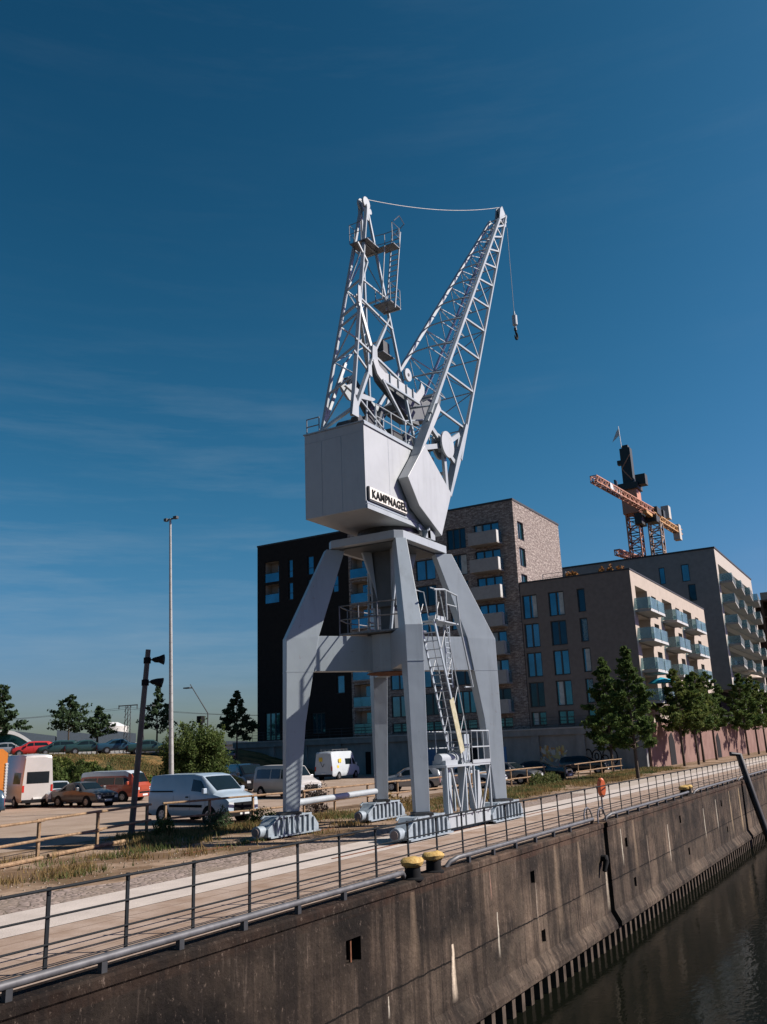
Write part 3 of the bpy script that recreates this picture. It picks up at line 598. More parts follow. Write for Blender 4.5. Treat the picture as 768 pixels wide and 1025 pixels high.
m=MB(); m.prism([(29.78,16.56),(30.42,17.04),(31.67,17.18),(32.45,17.63),(33.08,18.13),(33.45,17.96),(33.18,17.29),(32.33,16.46),(31.03,16.15),(30.0,16.19)],'y',6.3,7.2,DKP); P('deck',m,bevel=.02)
m=MB(); m.prism([(24.88,15.5),(25.36,15.75),(26.04,15.58),(27.05,15.68),(26.75,15.5),(25.88,15.33),(25.34,15.42)],'y',5.95,6.05,CRL)
m.bar((26.87,5.55,16.33),(28.54,5.55,15.02),.09,CRL); m.bar((28.6,5.6,15.2),(31.2,5.7,16.1),.05,CR); m.bar((29.3,5.6,14.9),(31.2,5.7,16.0),.05,CR); m.bar((25.6,5.9,15.3),(28.3,5.9,14.2),.05,CRL)
for x in (26.3,26.9,27.5): m.bar((x,6.0,14.2),(x+.1,6.0,15.5-(x-26.3)*.2),.05,CR)
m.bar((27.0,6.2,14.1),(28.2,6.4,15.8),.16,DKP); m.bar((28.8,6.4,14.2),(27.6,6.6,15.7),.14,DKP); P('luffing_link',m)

# jib
jb=(30.1,16.22); jt=(42.58,32.22); ja=(33.18,16.09); jat=(43.69,33.04); w0,w1=1.55,.30
def jp(t,side,ch):
    (x0,z0),(x1,z1)=(jb,jt) if ch=='b' else (ja,jat); w_=w0+(w1-w0)*t; return Vector((x0+(x1-x0)*t,CY+side*w_,z0+(z1-z0)*t))
m=MB()
for side in (-1,1):
    t0=-.14 if side>0 else -.03
    m.bar(jp(t0,side,'b'),jp(1,side,'b'),.15,CRL); m.bar(jp(-.1,side,'a'),jp(1,side,'a'),.13 if side<0 else .09,CRL if side<0 else CR)  # far side takes the darker paint, shade put into its colour
P('jib_chord',m)
ts=[0,.135,.265,.385,.495,.60,.695,.785,.87,.94,1.0]
c0_=lambda t:(jp(t,1,'a')+jp(t,-1,'a'))/2
m=MB()
for i,t in enumerate(ts):
    for side in (-1,1):
        br(m,jp(t,side,'b'),jp(t,side,'a'),.10 if side<0 else .05,CRL if side<0 else CR)
    br(m,jp(t,-1,'a'),jp(t,1,'a'),.05,CR)
    # arched tie across back chords
    b0,b1=jp(t,-1,'b'),jp(t,1,'b'); mid=(b0+b1)/2+ (jp(t,0,'b')-jp(t,0,'a')).normalized()*.28
    m.tube([b1,b1.lerp(b0,.22)+(mid-(b0+b1)/2)*.85,mid,b1.lerp(b0,.78)+(mid-(b0+b1)/2)*.85,b0],.035,CR,5)
    if i+1<len(ts):
        t2=ts[i+1]; 
        for side in (-1,1):
            br(m,jp(t,side,'a'),jp(t2,side,'b'),.055 if side<0 else .04,CRL if side<0 else CR)
        br(m,jp(t,-1,'b'),mid,.035,CR); br(m,jp(t2,1,'b'),c0_(t),.05,CR)
        br(m,jp(t,-1,'a') if i%2 else jp(t,1,'a'),jp(t2,1,'a') if i%2 else jp(t2,-1,'a'),.045,CR)
        c0=(jp(t,1,'a')+jp(t,-1,'a'))/2; mm_=(jp(t,1,'b')+jp(t,-1,'b'))/2
        br(m,mid,c0,.045,CR)
P('jib_bracing',m)
m=MB()  # walkway ladder inside jib
for s in (-.18,.18):
    m.bar(jp(0,0,'b').lerp(jp(0,0,'a'),.45)+Vector((0,s-.5,0)),jp(.97,0,'b').lerp(jp(.97,0,'a'),.45)+Vector((0,s*.6,0)),.04,CRL)
for i in range(60):
    t=i/60*.97; q=jp(t,0,'b').lerp(jp(t,0,'a'),.45)+Vector((0,-.5*(1-t/.97),0)); m.box((q.x-.015,q.y-.18,q.z-.015),(q.x+.015,q.y+.18,q.z+.015),CRL)
P('jib_ladder',m)
m=MB(); tipc=Vector((43.75,CY,33.2)); m.cyl((tipc.x,tipc.y-.06,tipc.z+.15),.34,.12,CR,'y',20); m.cyl((tipc.x+.35,tipc.y-.05,tipc.z-.35),.22,.1,CRL,'y',16)
m.prism([(42.9,32.2),(43.5,32.6),(44.15,32.85),(44.1,33.3),(43.6,33.7),(43.3,33.4)],'y',CY-.16,CY-.1,CRL); m.prism([(42.9,32.2),(43.5,32.6),(44.15,32.85),(44.1,33.3),(43.6,33.7),(43.3,33.4)],'y',CY+.1,CY+.16,CRL); P('jib_head',m)
# side frames: rhombic ballast frame both sides
def V2(*a): return list(a)
for ysurf,yb,side in ((4.85,5.27,'near'),(8.38,7.96,'far')):
    y0_,y1_=min(ysurf,yb),max(ysurf,yb); s=0
    ap=(29.56,15.25); lc=(27.25,12.42); iL=(28.75,14.06); iR=(30.87,12.6); bo=(29.79,10.64); dk=(30.77,14.67); rj=(32.11,15.59)
    bp_=plate([lc,(28.3,13.6),iL,iR,bo,(28.04,11.48)],y0_,y1_,'ballast_block',CRH,.015)
    plate([(28.3,13.62),(29.45,15.3),(30.15,16.3),(30.38,16.1),(29.7,15.2),(28.76,14.07)],y0_,y1_,'side_arm',CRH)
    plate([iR,(30.98,12.50),(32.2,14.5),(33.1,16.2),(32.9,16.25),(31.8,14.4)],y0_+.05,y1_-.05,'side_arm',CRL)
    m=MB(); ym=(y0_+y1_)/2
    for a_,b_ in ((dk,ap),(dk,(28.75,14.0)),(dk,iR),(dk,(31.9,14.1)),(dk,(32.35,15.6)),((29.5,15.3),(30.2,16.25))):
        m.bar((a_[0],ym,a_[1]),(b_[0],ym,b_[1]),.13,CRL,.2)
    P('spoke',m)
    m=MB(); m.cyl((dk[0],y0_-.03,dk[1]),.56,.08,CRH,'y',28); m.cyl((dk[0],y1_-.05,dk[1]),.56,.08,CRH,'y',28); m.cyl((dk[0],y0_,dk[1]),.3,y1_-y0_,CR,'y',16); P('pivot_disc',m)
    # inner dark web between arms
    m=MB(); m.prism([(31.9,14.2),(32.3,15.5),(32.6,15.5),(32.35,14.8)],'y',ym-.02,ym+.02,CR); P('web_plate',m)
m=MB(); m.cyl((30.68,4.95,14.64),.14,3.4,DARK,'y',14)
m.box((29.2,5.3,13.2),(29.5,7.9,13.5),CR); m.box((30.6,5.3,12.9),(30.8,7.9,13.1),CR); m.bar((29.3,5.3,13.4),(29.3,7.9,15.0),.1,CR); m.bar((31.4,5.3,13.7),(31.4,7.9,13.7),.12,CR)
P('pivot_axle',m)
m=MB(); m.box((28.9,5.0,10.42),(29.5,5.25,10.75),CRL); m.prism([(28.7,10.4),(29.1,10.9),(29.15,10.4)],'y',5.0,5.1,CRL); P('slewing_bracket',m)
# ropes and hook
m=MB(); A=AP+Vector((0,0,.38)); B=tipc+Vector((-.2,0,.45)); n=24
m.tube([A.lerp(B,i/n)+Vector((0,0,-.36*4*(i/n)*(1-i/n))) for i in range(n+1)],.013,mat('rope',(.6,.57,.53),.8),6); P('luffing_rope',m)
m=MB(); hx_=44.55; m.tube([(hx_,CY,32.8),(hx_,CY,27.15)],.014,mat('hoist_wire',(.09,.1,.11),.6),6); P('hoist_rope',m)
m=MB(); m.tube([(hx_,CY,27.25),(hx_,CY,27.0),(hx_,CY,26.95),(hx_,CY,26.35),(hx_,CY,26.3),(hx_,CY,26.1)],[.03,.06,.15,.15,.06,.05],CRL,14); P('hook_weight',m)
m=MB(); m.tube([(hx_,CY,26.15),(hx_,CY,26.0)],.09,DARK,10)
m.tube([(hx_,CY,26.0),(hx_+.02,CY,25.88)]+[(hx_-.0+.2*math.sin(t),CY,25.67+.2*math.cos(t)) for t in np.linspace(.3,4.6,12)],[.05,.055]+[.07]*8+[.06,.05,.04,.02],BLK,10); P('hook',m,smooth=True)

# ------------------------------------------------------------------ buildings
def facade(mb,axis,c,u0,u1,z0,z1,ops,mm,depth,inward):
    """wall sheet at axis=c with openings ops=[(ua,ub,za,zb)] and reveals going 'inward' (sign)"""
    us=sorted(set([u0,u1]+[o[0] for o in ops]+[o[1] for o in ops])); zs=sorted(set([z0,z1]+[o[2] for o in ops]+[o[3] for o in ops]))
    def Q(u,z,d=0): return (c+d*inward,u,z) if axis=='x' else (u,c+d*inward,z)
    for i in range(len(us)-1):
        for j in range(len(zs)-1):
            uc=(us[i]+us[i+1])/2; zc=(zs[j]+zs[j+1])/2
            if any(o[0]<uc<o[1] and o[2]<zc<o[3] for o in ops): continue
            mb.add([Q(us[i],zs[j]),Q(us[i+1],zs[j]),Q(us[i+1],zs[j+1]),Q(us[i],zs[j+1])],[(0,1,2,3)],mm)
    for a0,a1,b0,b1 in ops:
        V=[Q(a0,b0),Q(a1,b0),Q(a1,b1),Q(a0,b1),Q(a0,b0,depth),Q(a1,b0,depth),Q(a1,b1,depth),Q(a0,b1,depth)]
        mb.add(V,[(0,1,5,4),(1,2,6,5),(2,3,7,6),(3,0,4,7)],mm)
def window(parent,axis,c,inward,a0,a1,b0,b1,mull=1,glass=None,depth=.2,transom=False,curtain=0):
    glass=glass or random.choice([WG,WG,WG2,WG3])
    def bx(m,ua,ub,za,zb,d0,d1,mm):
        m.box((c+d0*inward,ua,za),(c+d1*inward,ub,zb),mm) if axis=='x' else m.box((ua,c+d0*inward,za),(ub,c+d1*inward,zb),mm)
    f=MB(); t=.11
    bx(f,a0,a1,b0,b0+t,depth-.06,depth+.04,FRAME); bx(f,a0,a1,b1-t,b1,depth-.06,depth+.04,FRAME)
    bx(f,a0,a0+t,b0+t,b1-t,depth-.06,depth+.04,FRAME); bx(f,a1-t,a1,b0+t,b1-t,depth-.06,depth+.04,FRAME)
    for k in range(mull):
        u=a0+(a1-a0)*(k+1)/(mull+1); bx(f,u-t*.75,u+t*.75,b0+t,b1-t,depth-.06,depth+.04,FRAME)
    if transom: bx(f,a0+t,a1-t,b0+.85,b0+.9,depth-.05,depth+.03,FRAME)
    # outer reveal frame, dark, a little proud
    bx(f,a0,a1,b0,b0+.035,-.04,depth-.061,FRAME)
    o=f.build('window',parent)
    g=MB(); bx(g,a0+t*.5,a1-t*.5,b0+t*.5,b1-t*.5,depth+.0,depth+.02,glass); g.build('pane',o)
    if curtain:
        g=MB(); ww=(a1-a0)/(mull+1); k=random.randrange(mull+1); bx(g,a0+ww*k+t*.8,a0+ww*(k+ .62)+t*.6,b0+t,b1-t,depth-.012,depth-.004,CURT if curtain==1 else WGL); g.build('curtain',o)
    return o
def brick(name,c1,c2,c3,mo,scale=1):
    m,nt,b,p=newmat(name,.92)
    sx=nt.nodes.new('ShaderNodeSeparateXYZ'); nt.links.new(p,sx.inputs[0]); cmb=nt.nodes.new('ShaderNodeCombineXYZ')
    nt.links.new(mnode(nt,'ADD',sx.outputs[0],sx.outputs[1]),cmb.inputs[0]); nt.links.new(sx.outputs[2],cmb.inputs[1])
    br=nt.nodes.new('ShaderNodeTexBrick'); br.inputs['Scale'].default_value=1; br.inputs['Brick Width'].default_value=.46; br.inputs['Row Height'].default_value=.16; br.inputs['Mortar Size'].default_value=.018
    br.inputs['Color1'].default_value=(*c1,1); br.inputs['Color2'].default_value=(*c2,1); br.inputs['Mortar'].default_value=(*mo,1); nt.links.new(cmb.outputs[0],br.inputs['Vector'])
    c=mixc(nt,ramp(nt,noise(nt,cmb.outputs[0],1.,3,(2.0,5,1),.8),.5,.58),br.outputs['Color'],c3)
    c=mixc(nt,mnode(nt,'MULTIPLY',noise(nt,p,.25,3),.35),c,tuple(x*.7 for x in c1)); nt.links.new(c,b.inputs['Base Color']); bumpto(nt,b,br.outputs['Fac'],-.4,.02); return m
BRK=brick('mottled_brick',(.24,.185,.165),(.115,.085,.075),(.46,.4,.355),(.31,.28,.265))
GREYR=mat('taupe_brick_render',(.21,.175,.155),.9,var=.1,scale=2.5,bump=.15,bscale=8)
PALE=mat('pale_beige_render',(.46,.39,.33),.9,var=.07,scale=1.5)
DARKR=mat('black_facade',(.024,.021,.020),.85,var=.15,scale=2)
G3=mat('grey_brown_facade',(.27,.25,.235),.9,var=.1,scale=1.5); G3L=mat('pale_stone_facade',(.48,.43,.385),.9,var=.06)
SOFF=mat('grey_balcony_concrete',(.36,.345,.33),.85,var=.08); WHT=mat('white_balcony_edge',(.5,.5,.49),.6)
ROOFM=mat('dark_roof_edge',(.02,.021,.023),.6); INT=mat('dark_interior_and_shadow',(.02,.02,.022),.9)
ZP=4.05
# --- brick apartment block
brk=thing('brick_apartment_building','tall mottled brick apartment block with grey box balconies behind the harbour crane','apartment building',(93,34,ZP))
Y0,Y1,ZT=24.15,45.45,28.2; Xf=86.4
ops=[];wins=[]
for k in range(8):
    zt=26.1-2.97*k; zb=zt-2.35
    if zb<4.2: zb=4.25
    wins.append((25.9,28.9,zb,zt,2)); wins.append((29.95,32.3,zb,zt,1 if k%2 else 2)); wins.append((33.9,36.4,zb,zt,1)); wins.append((38.1,40.3,zb,zt,1))
ops=[w_[:4] for w_ in wins]+[(42.5,45.1,24.6-2.97*k-2.5,24.6-2.97*k+.1) for k in range(7)]
m=MB(); facade(m,'x',Xf,Y0,Y1,ZP,ZT,[o for o in ops if o[0]<42],BRK,.2,1) if False else facade(m,'x',Xf,Y0,Y1,ZP,ZT,ops,BRK,.2,1)
side=[(87.4,89.1,24.1,26.1),(87.4,89.1,21.13,23.2),(87.4,89.1,18.2,20.25)]
facade(m,'y',Y0,Xf,100.9,ZP,ZT,side,BRK,.2,1)
m.add([(100.9,Y0,ZP),(100.9,Y1,ZP),(100.9,Y1,ZT),(100.9,Y0,ZT)],[(0,1,2,3)],BRK); m.build('wall',brk,fixn=False)
m=MB(); m.box((Xf-.06,Y0-.06,ZT),(101,Y1,ZT+.22),ROOFM); m.box((88,Y0+1.5,ZT+.2),(92,Y0+5,ZT+.3),ROOFM); rf=m.build('roof',brk)
m=MB(); m.tube([(94,Y0+.6,ZT+.2),(94,Y0+.6,ZT+.7)],.12,GALV,10); m.build('vent_pipe',rf)
for (a0,a1,b0,b1,mu) in wins: window(brk,'x',Xf,1,a0,a1,b0,b1,mu,curtain=random.choice([0,0,0,1,2]))
for (a0,a1,b0,b1) in side: window(brk,'y',Y0,1,a0,a1,b0,b1,1)
for k in range(7):
    z=26.1-2.97*k-2.55
    m=MB(); x0=Xf-1.5; a,b_=25.65,29.0
    m.box((x0,a,z-.05),(Xf-.003,b_,z+.12),SOFF); m.box((x0,a,z+.12),(x0+.1,b_,z+1.35),SOFF); m.box((x0+.1,b_-.1,z+.12),(Xf-.003,b_,z+1.35),SOFF)
    m.box((x0+.1,a,z+.12),(x0+.6,a+.08,z+1.35),WHT); bl=m.build('balcony',brk)
    m=MB(); m.box((x0+.62,a+.02,z+.14),(Xf-.01,a+.06,z+1.3),WGL); m.build('glass_panel',bl)
for k in range(7):
    zt=24.7-2.97*k; zb=zt-2.5; m=MB()
    m.add([(Xf+1.4,42.5,zb),(Xf+1.4,45.1,zb),(Xf+1.4,45.1,zt),(Xf+1.4,42.5,zt)],[(0,1,2,3)],PALE); 
    m.box((Xf-.25,42.45,zb-.14),(Xf+1.4,45.15,zb),SOFF); m.box((Xf+.2,42.42,zb),(Xf+1.4,42.5,zt),PALE); m.box((Xf+.2,45.1,zb),(Xf+1.4,45.18,zt),PALE); m.box((Xf+.2,42.5,zt),(Xf+1.4,45.1,zt+.05),PALE)
    bl=m.build('loggia',brk)
    m=MB(); m.box((Xf-.2,42.5,zb+.02),(Xf-.17,45.1,zb+1.05),WG); m.box((Xf-.22,42.5,zb+1.05),(Xf-.15,45.1,zb+1.09),FRAME); m.build('balustrade',bl)
    m=MB(); m.box((Xf+1.3,43.0,zb),(Xf+1.36,44.3,zt-.2),WG); m.build('door',bl)
# --- dark block
dk=thing('black_apartment_building','tall black rendered apartment block with few windows left behind the crane legs','apartment building',(93,52,ZP))
ops=[(55.85,58.1,23.35,25.95),(55.85,58.1,20.7,23.05),(53.7,54.42,23.5,25.85),(53.7,54.42,20.75,22.95),(50.55,51.5,23.5,25.85),(50.55,51.5,20.9,22.95),(47.0,47.9,23.5,25.85),(47.0,47.9,20.9,22.95),(55.85,58.1,4.1,7.35),(46.5,47.6,9.0,11.1),(49.3,51.2,4.6,7.0)]
m=MB(); facade(m,'x',86.5,45.5,59.25,ZP,28.1,ops,DARKR,.22,1)
m.add([(86.5,59.25,ZP),(101,59.25,ZP),(101,59.25,28.1),(86.5,59.25,28.1)],[(0,1,2,3)],DARKR); m.add([(101,45.5,ZP),(101,59.25,ZP),(101,59.25,28.1),(101,45.5,28.1)],[(0,1,2,3)],DARKR); m.build('wall',dk,fixn=False)
m=MB(); m.box((86.44,45.46,28.1),(101,59.3,28.3),ROOFM); m.build('roof',dk)
for i,(a0,a1,b0,b1) in enumerate(ops):
    if i<2:
        m=MB(); m.box((88,a0,b0),(88.05,a1,b1),SOFF); m.box((86.72,a0,b0-.05),(88,a1,b0),SOFF); m.box((86.72,a0,b1),(88,a1,b1+.05),SOFF); m.box((86.72,a1,b0),(88,a1+.05,b1),PALE); m.box((86.72,a0-.05,b0),(88,a0,b1),SOFF); bl=m.build('loggia',dk)
        m=MB(); m.box((86.6,a0,b0),(86.62,a1,b0+1.1),WG); m.build('balustrade',bl); m=MB(); m.box((87.9,a0+.1,b0),(87.95,a0+1.1,b1-.3),WG); m.build('door',bl)
    else: window(dk,'x',86.5,1,a0,a1,b0,b1,2 if i in (8,10) else 0,transom=(i<8),glass=WG)
# --- taupe block (water side)
gr=thing('taupe_apartment_building','lower taupe apartment block with glass fronted balconies on its sunlit canal side','apartment building',(100,18,ZP))
X0,X1,Y0,Y1,ZT=86.5,122.4,12.4,24.1,18.95
wins=[]
for zt in (17.68,14.68,11.68,8.65):
    wins+= [(22.3,23.92,zt-2.5,zt,1),(19.38,21.05,zt-2.5,zt,1),(17.15,17.97,zt-2.4,zt,0)]
wins+=[(22.3,23.92,4.3,5.7,1),(19.38,21.05,4.3,5.7,1),(17.15,17.97,4.3,5.7,0)]
m=MB(); facade(m,'x',X0,Y0,Y1,ZP,ZT,[q[:4] for q in wins],GREYR,.18,1)
ops=[];bays=[(87.9,92.6),(98.9,103.4),(109.2,113.8)];  wb=[(94.2,96.2),(105.2,107.2),(116,118)]
for z in (15.0,12.05,9.1,6.15):
    ops+=[(a,b_,z,z+2.55) for a,b_ in bays]+[(a,b_,z,z+2.3) for a,b_ in wb]
facade(m,'y',Y0,X0,X1,ZP,ZT,ops,PALE,1.8,1)
m.add([(X1,Y0,ZP),(X1,Y1,ZP),(X1,Y1,ZT),(X1,Y0,ZT)],[(0,1,2,3)],GREYR); m.build('wall',gr,fixn=False)
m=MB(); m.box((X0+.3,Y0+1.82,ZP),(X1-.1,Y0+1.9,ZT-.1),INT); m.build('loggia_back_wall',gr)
m=MB(); m.box((X0-.05,Y0-.05,ZT),(X1+.05,Y1,ZT+.16),ROOFM); rf=m.build('roof',gr)
m=MB(); railing_run(m,[(88,22,ZT+.16),(88,19.5,ZT+.16),(92,19.5,ZT+.16)],.8,.03,3,GALV); m.build('roof_railing',rf)
for q in wins: window(gr,'x',X0,1,*q,curtain=random.choice([0,0,1,2]))
for z in (15.0,12.05,9.1,6.15):
    for a,b_ in wb: window(gr,'y',Y0,1,a,b_,z,z+2.3,1,depth=.5)
    for a,b_ in bays:
        x0,x1=a-.75,b_+.35; yf=10.9; m=MB()
        m.box((x0,yf,z-.24),(x1,Y0-.004,z),SOFF); m.box((x0-.02,yf-.02,z-.24),(x1+.02,yf-.001,z+.02),WHT); bl=m.build('balcony',gr)
        m=MB(); m.box((x0,yf,z+.05),(x1,yf+.03,z+1.15),WGL); m.box((x0,yf+.03,z+.05),(x0+.03,Y0-.01,z+1.15),WGL); m.box((x1-.03,yf+.03,z+.05),(x1,Y0-.01,z+1.15),WGL); m.build('glass_balustrade',bl)
        for s in (0,2,4): m=MB(); m.box((x0+(x1-x0)*s/4-.03,yf-.05,z-.1),(x0+(x1-x0)*s/4+.03,yf-.022,z+1.15),FRAME); m.build('balustrade_post',bl)
        m=MB(); m.box((a+.4,Y0+1.7,z),(a+2.6,Y0+1.78,z+2.2),WG); m.build('door',gr)
# --- far block
b3=thing('far_grey_apartment_building','tall grey block farther along the canal with stepped glass balconies and a cantilevered base','apartment building',(150,24,9))
X0,X1,Y0,Y1,ZT=136.9,171.5,12.4,40,29.9
wins=[(20.0,20.9,25.4,28.0,0),(16.35,17.55,25.4,28.05,0),(15.75,16.85,22.35,24.9,0),(24.0,25.2,25.4,28.0,0),(15.75,16.85,16.3,18.9,0),(19.5,20.4,19.3,21.9,0)]
m=MB(); facade(m,'x',X0,Y0,Y1,9.0,ZT,[q[:4] for q in wins],G3,.15,1)
rows=[25.0-3.12*k for k in range(6)]
ops=[(138.4,170.3,z,z+2.75) for z in rows]
facade(m,'y',Y0,X0,X1,9.0,ZT,ops,G3L,1.2,1)
m.add([(X0,Y0,9.0),(X1,Y0,9.0),(X1,Y1,9.0),(X0,Y1,9.0)],[(0,1,2,3)],G3); m.add([(X1,Y0,9),(X1,Y1,9),(X1,Y1,ZT),(X1,Y0,ZT)],[(0,1,2,3)],G3); m.build('wall',b3,fixn=False)
m=MB(); m.box((X0-.1,Y0-.1,ZT),(X1+.1,Y1,ZT+.25),ROOFM); m.box((145,25,ZT+.2),(155,30,ZT+1.3),G3); m.build('roof',b3)
m=MB(); m.box((X0+3,Y0+2.5,ZP-.0),(X1-2,Y1-2,9.0),INT); 
for x in (140,148,156,164): m.box((x-.3,Y0+.3,ZP),(x+.3,Y0+.9,9),SOFF)
m.build('ground_floor',b3)
for q in wins: window(b3,'x',X0,1,*q,depth=.15)
for z in rows:
    m=MB(); m.box((138.4,Y0+1.2,z),(170.3,Y0+1.25,z+2.75),WG); m.build('window_band',b3)
    for k in range(4):
        x0=138.0+k*8.3; x1=x0+7.9; m=MB()
        m.prism([(x0,10.6),(x1,11.35),(x1,Y0-.01),(x0,Y0-.01)],'z',z-.3,z-.02,SOFF); bl=m.build('balcony',b3)
        m=MB(); 
        m.add([(x0,10.6,z-.02),(x1,11.35,z-.02),(x1,11.35,z+1.1),(x0,10.6,z+1.1)],[(0,1,2,3)],WGL); m.box((x0-.02,10.6,z-.02),(x0+.02,Y0-.02,z+1.1),WGL); m.build('glass_balustrade',bl)
        m=MB()
        for s in range(7):
            t=s/6; m.box((x0+(x1-x0)*t-.04,10.56+.75*t,z-.05),(x0+(x1-x0)*t+.04,10.59+.75*t,z+1.1),WHT)
        m.build('balustrade_posts',bl)
m=MB()
for k in range(3): m.box((146+k*8.3,Y0-.3,9),(146.3+k*8.3,Y0-.005,27.6),G3L)
# construction building at far right
b4=thing('unfinished_building','unfinished brown building with scaffold floors at the far right behind the balconied block','building under construction',(185,20,0))
SC=mat('scaffold_steel',(.1,.07,.055),.8,var=.4,scale=3); m=MB(); 
for k in range(8):
    z=5+3.1*k; m.box((178,7.5,z),(210,16,z+.28),SC)
for x in (178.3,184,190,197): 
    for y in (7.8,12,15.7): m.box((x-.2,y-.2,0),(x+.2,y+.2,27),SC)
m.box((180,9.5,0),(208,16,25.5),mat('raw_brown_block',(.07,.045,.035),.95,var=.4,scale=.6)); m.build('frame',b4)
m=MB(); m.box((186,9,27),(190,13,29.5),mat('raw_pale_block',(.4,.34,.28),.9)); m.tube([(180,8,25),(180,8,31)],.15,GALV,6); m.build('roof_hut',b4)
m=MB()
for k in range(8):
    for x in range(178,200,3): m.tube([(x,7.2,k*3.6),(x,7.2,k*3.6+3.6)],.05,SC,5)
    m.tube([(178,7.2,k*3.6+1),(200,7.2,k*3.6+1)],.05,SC,5)
m.build('scaffold',b4)
# --- podium / plinth with pilasters and graffiti
PC=mat('podium_concrete',(.2,.2,.195),.9,col2=(.3,.295,.285),scale=.9,bump=.2,stretch=(1,1,.5))
pod=thing('concrete_podium','long grey concrete podium with pilasters and graffiti under the apartment blocks','podium',(88,36,0))
m=MB(); m.box((85.5,12.45,0),(125,62,3.35),PC); m.box((85.2,12.43,3.35),(125,62,ZP-.01),PC); m.build('wall',pod)
for y in np.arange(13.9,60,4.7):
    m=MB(); m.box((85.3,y-.4,0),(85.499,y+.4,3.349),PC); m.build('pilaster',pod)
m=MB(); m.box((85.14,12.5,ZP-.14),(85.2,62,ZP),SOFF); m.build('coping',pod)
m=MB()
for y in np.arange(12.7,62,1.6): m.tube([(85.35,y,ZP),(85.35,y,ZP+1.0)],.022,DARK,5)
for z in (.35,.68,1.0): m.tube([(85.35,12.7,ZP+z),(85.35,61.5,ZP+z)],.02,DARK,5)
m.build('terrace_railing',pod)
for y0,mm in ((41.2,BLK),(34.5,mat('blue_door_paint',(.03,.12,.25),.5)),(26.5,mat('blue_panel_paint',(.03,.16,.36),.5)),(52.5,mat('rust_door',(.12,.03,.02),.7)),(29.6,INT),(47.5,INT)):
    m=MB(); m.box((85.46,y0,0),(85.495,y0+2.1,2.4),mm); m.build('door',pod)
gcols=[mat('graffiti_orange',(.5,.27,.1),.8),mat('graffiti_yellow',(.5,.42,.2),.8),mat('graffiti_white',(.5,.48,.44),.8)]
m=MB(); rg=random.Random(3)
for i in range(70):
    y=20.35+rg.random()*2.6-.1; z=.75+rg.random()*1.15; w_=.1+rg.random()*.18; h_=.15+rg.random()*.5; g=gcols[rg.randrange(3)]
    d_=.003+.0006*i; lean=rg.uniform(-.25,.25)
    m.add([(85.497-d_,y,z),(85.497-d_,y+w_,z+.05),(85.497-d_,y+w_+lean,z+h_),(85.497-d_,y+lean,z+h_*.8)],[(0,1,2,3)],g)
m.build('graffiti',pod)
m=MB()
for (yc,zc,ry,rz,a0,a1) in ((18.0,1.2,.35,.7,.9,5.4),(17.2,1.2,.45,.62,0,6.28),(16.2,1.25,.4,.6,-.5,3.6),(15.5,1.1,.3,.6,1.5,6.0),(17.2,1.2,.18,.3,0,6.28),(16.4,1.0,.3,.3,0,4.2)):
    m.tube([(85.47,yc+ry*math.cos(t),zc+rz*math.sin(t)) for t in np.linspace(a0,a1,16)],.05,BLK,5)
m.build('graffiti_outline',pod)
# pink wall
pk=thing('pink_rendered_wall','long dusty pink retaining wall behind the trees at the right','wall',(130,12.2,0))
PK=mat('dusty_pink_render',(.19,.115,.097),.92,col2=(.26,.165,.14),scale=.8,bump=.2,bscale=7)
m=MB(); m.box((86.2,12.18,0),(230,12.42,ZP+.1),PK); m.build('wall',pk)
m=MB()
for x,h_ in ((93.5,3.2),(118,3.0)): m.prism([(x,0),(x+2.3,0),(x+2.3,h_-1),(x+1.4,h_),(x,h_-.5)],'y',12.13,12.179,INT)  # tree shadows on the wall, painted as dark panels
m.build('tree_shadow_patch',pk)

